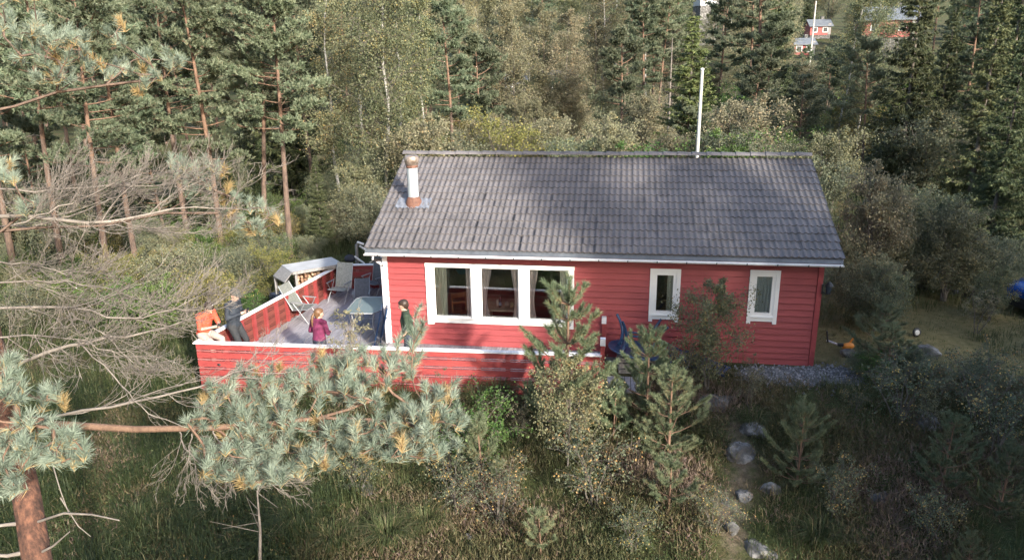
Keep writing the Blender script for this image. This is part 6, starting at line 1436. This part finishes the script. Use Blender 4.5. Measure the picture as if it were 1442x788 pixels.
# ------------------------------------------------------------------ cabins on the hillside
def hill_cabin(px, D, py_base, wdt, hgt, wall, roofc, label, rz=0.0, depth=None):
    p = column(px, D); z0 = float(terrain(*p)); zb = top_z(px, py_base, D); depth = depth or wdt*.8
    t = empty('hillside_cabin', (p[0], p[1], z0-.1), rz+.08, label=label, cat='cabin', group='cabins on the hillside')
    b = max(0.0, zb-z0)
    if b > .25:
        m = MB(); m.box((0, 0, b/2), (wdt*.96, depth*.96, b)); m.build('stone_base', M['rock'], t)
    m = MB(); m.box((0, 0, b+hgt/2), (wdt, depth, hgt)); m.prism([(-depth/2, b+hgt), (depth/2, b+hgt), (0, b+hgt+depth*.28)], -wdt/2, wdt/2, 0); m.build('wall', wall, t)
    for s in (-1, 1):
        m = MB(); V = [(-wdt/2-.3, s*(depth/2+.35), b+hgt-.17), (wdt/2+.3, s*(depth/2+.35), b+hgt-.17), (wdt/2+.3, 0, b+hgt+depth*.28+.03), (-wdt/2-.3, 0, b+hgt+depth*.28+.03)]; V += [(a, c, d+.12) for a, c, d in V]
        Fc = [[3, 2, 1, 0], [4, 5, 6, 7], [0, 1, 5, 4], [1, 2, 6, 5], [2, 3, 7, 6], [3, 0, 4, 7]]; m.add(V, Fc if s < 0 else [f[::-1] for f in Fc]); m.build('roof_slope', roofc, t)
    for x in (-wdt*.28, wdt*.22):
        w_ = MB(); w_.box((x, -depth/2-.03, b+hgt*.55), (.9, .06, .9)); wo = w_.build('window', M['white'], t); w_ = MB(); w_.box((x, -depth/2-.065, b+hgt*.55), (.7, .03, .7)); w_.build('pane', M['dark'], wo)
    m = MB(); m.box((wdt*.42, -depth/2-.03, b+1.0), (.5, .06, 1.9)); m.build('door', M['greywood'], t)
    m = MB(); m.box((wdt*.2, .3, b+hgt+depth*.28+.2), (.5, .5, .9)); m.build('chimney', M['rock'], t)
redw = pmat('faded_red_cladding', (.26, .07, .065), (.36, .11, .10), 2, .8); whit = pmat('white_cladding', (.36, .38, .40), (.46, .47, .48), 2, .7); brnw = pmat('dark_brown_cladding', (.05, .035, .028), (.09, .06, .045), 2, .8)
grf = pmat('grey_felt_roof', (.10, .115, .135), (.16, .175, .195), 2, .6)
hill_cabin(1148, 150, 49, 3.6, 1.6, redw, grf, 'small red cabin with grey roof on the sunny hillside clearing', 0, 3.4)
hill_cabin(1243, 112, 52, 6.5, 2.2, redw, grf, 'dark red cabin behind the birch with bare pale limbs', -.2)
hill_cabin(990, 128, 8, 3.2, 1.8, whit, grf, 'white house at the top edge behind the narrow spruce', .3)
hill_cabin(716, 82, 136, 3.4, 2.0, whit, grf, 'white shed glimpsed between the brownish birches', .1)
hill_cabin(788, 86, 140, 3.6, 2.0, brnw, grf, 'dark brown hut glimpsed right of the white shed', -.1)
hill_cabin(1128, 122, 80, 3.0, 1.6, redw, grf, 'red shed below the small red hillside cabin', .1)
p = column(1142, 95); gz = float(terrain(*p)); zt = top_z(1142, 2, 95)
m = MB(); m.tube([(0, 0, 0), (0, 0, zt-gz)], [.10, .07], 8); m.build('utility_pole', plain('pale_pole_wood', (.5, .48, .44), .7), None, loc=(p[0], p[1], gz), label='thin pale pole before the small red hillside cabin', cat='pole')

# ------------------------------------------------------------------ tell look-alikes apart by their order across the view
same = {}
for o in SC.objects:
    if o.parent is None and o.get('label') and o.get('category'): same.setdefault(o['label'], []).append(o)
for lab, os_ in same.items():
    if len(os_) < 2: continue
    key = lambda o: float((np.array(o.location)-CAM) @ RT)/max(1.0, abs(float((np.array(o.location)-CAM) @ FW)))
    os_.sort(key=key)
    if lab.endswith('photographer'): continue
    words = {2: ['left one', 'right one'], 3: ['left one', 'middle one', 'right one']}.get(len(os_)) or ['%s from left' % w_ for w_ in ('first', 'second', 'third', 'fourth', 'fifth', 'sixth', 'seventh', 'eighth', 'ninth', 'tenth', 'eleventh', 'twelfth')]
    for o, w_ in zip(os_, words): o['label'] = lab+', '+w_
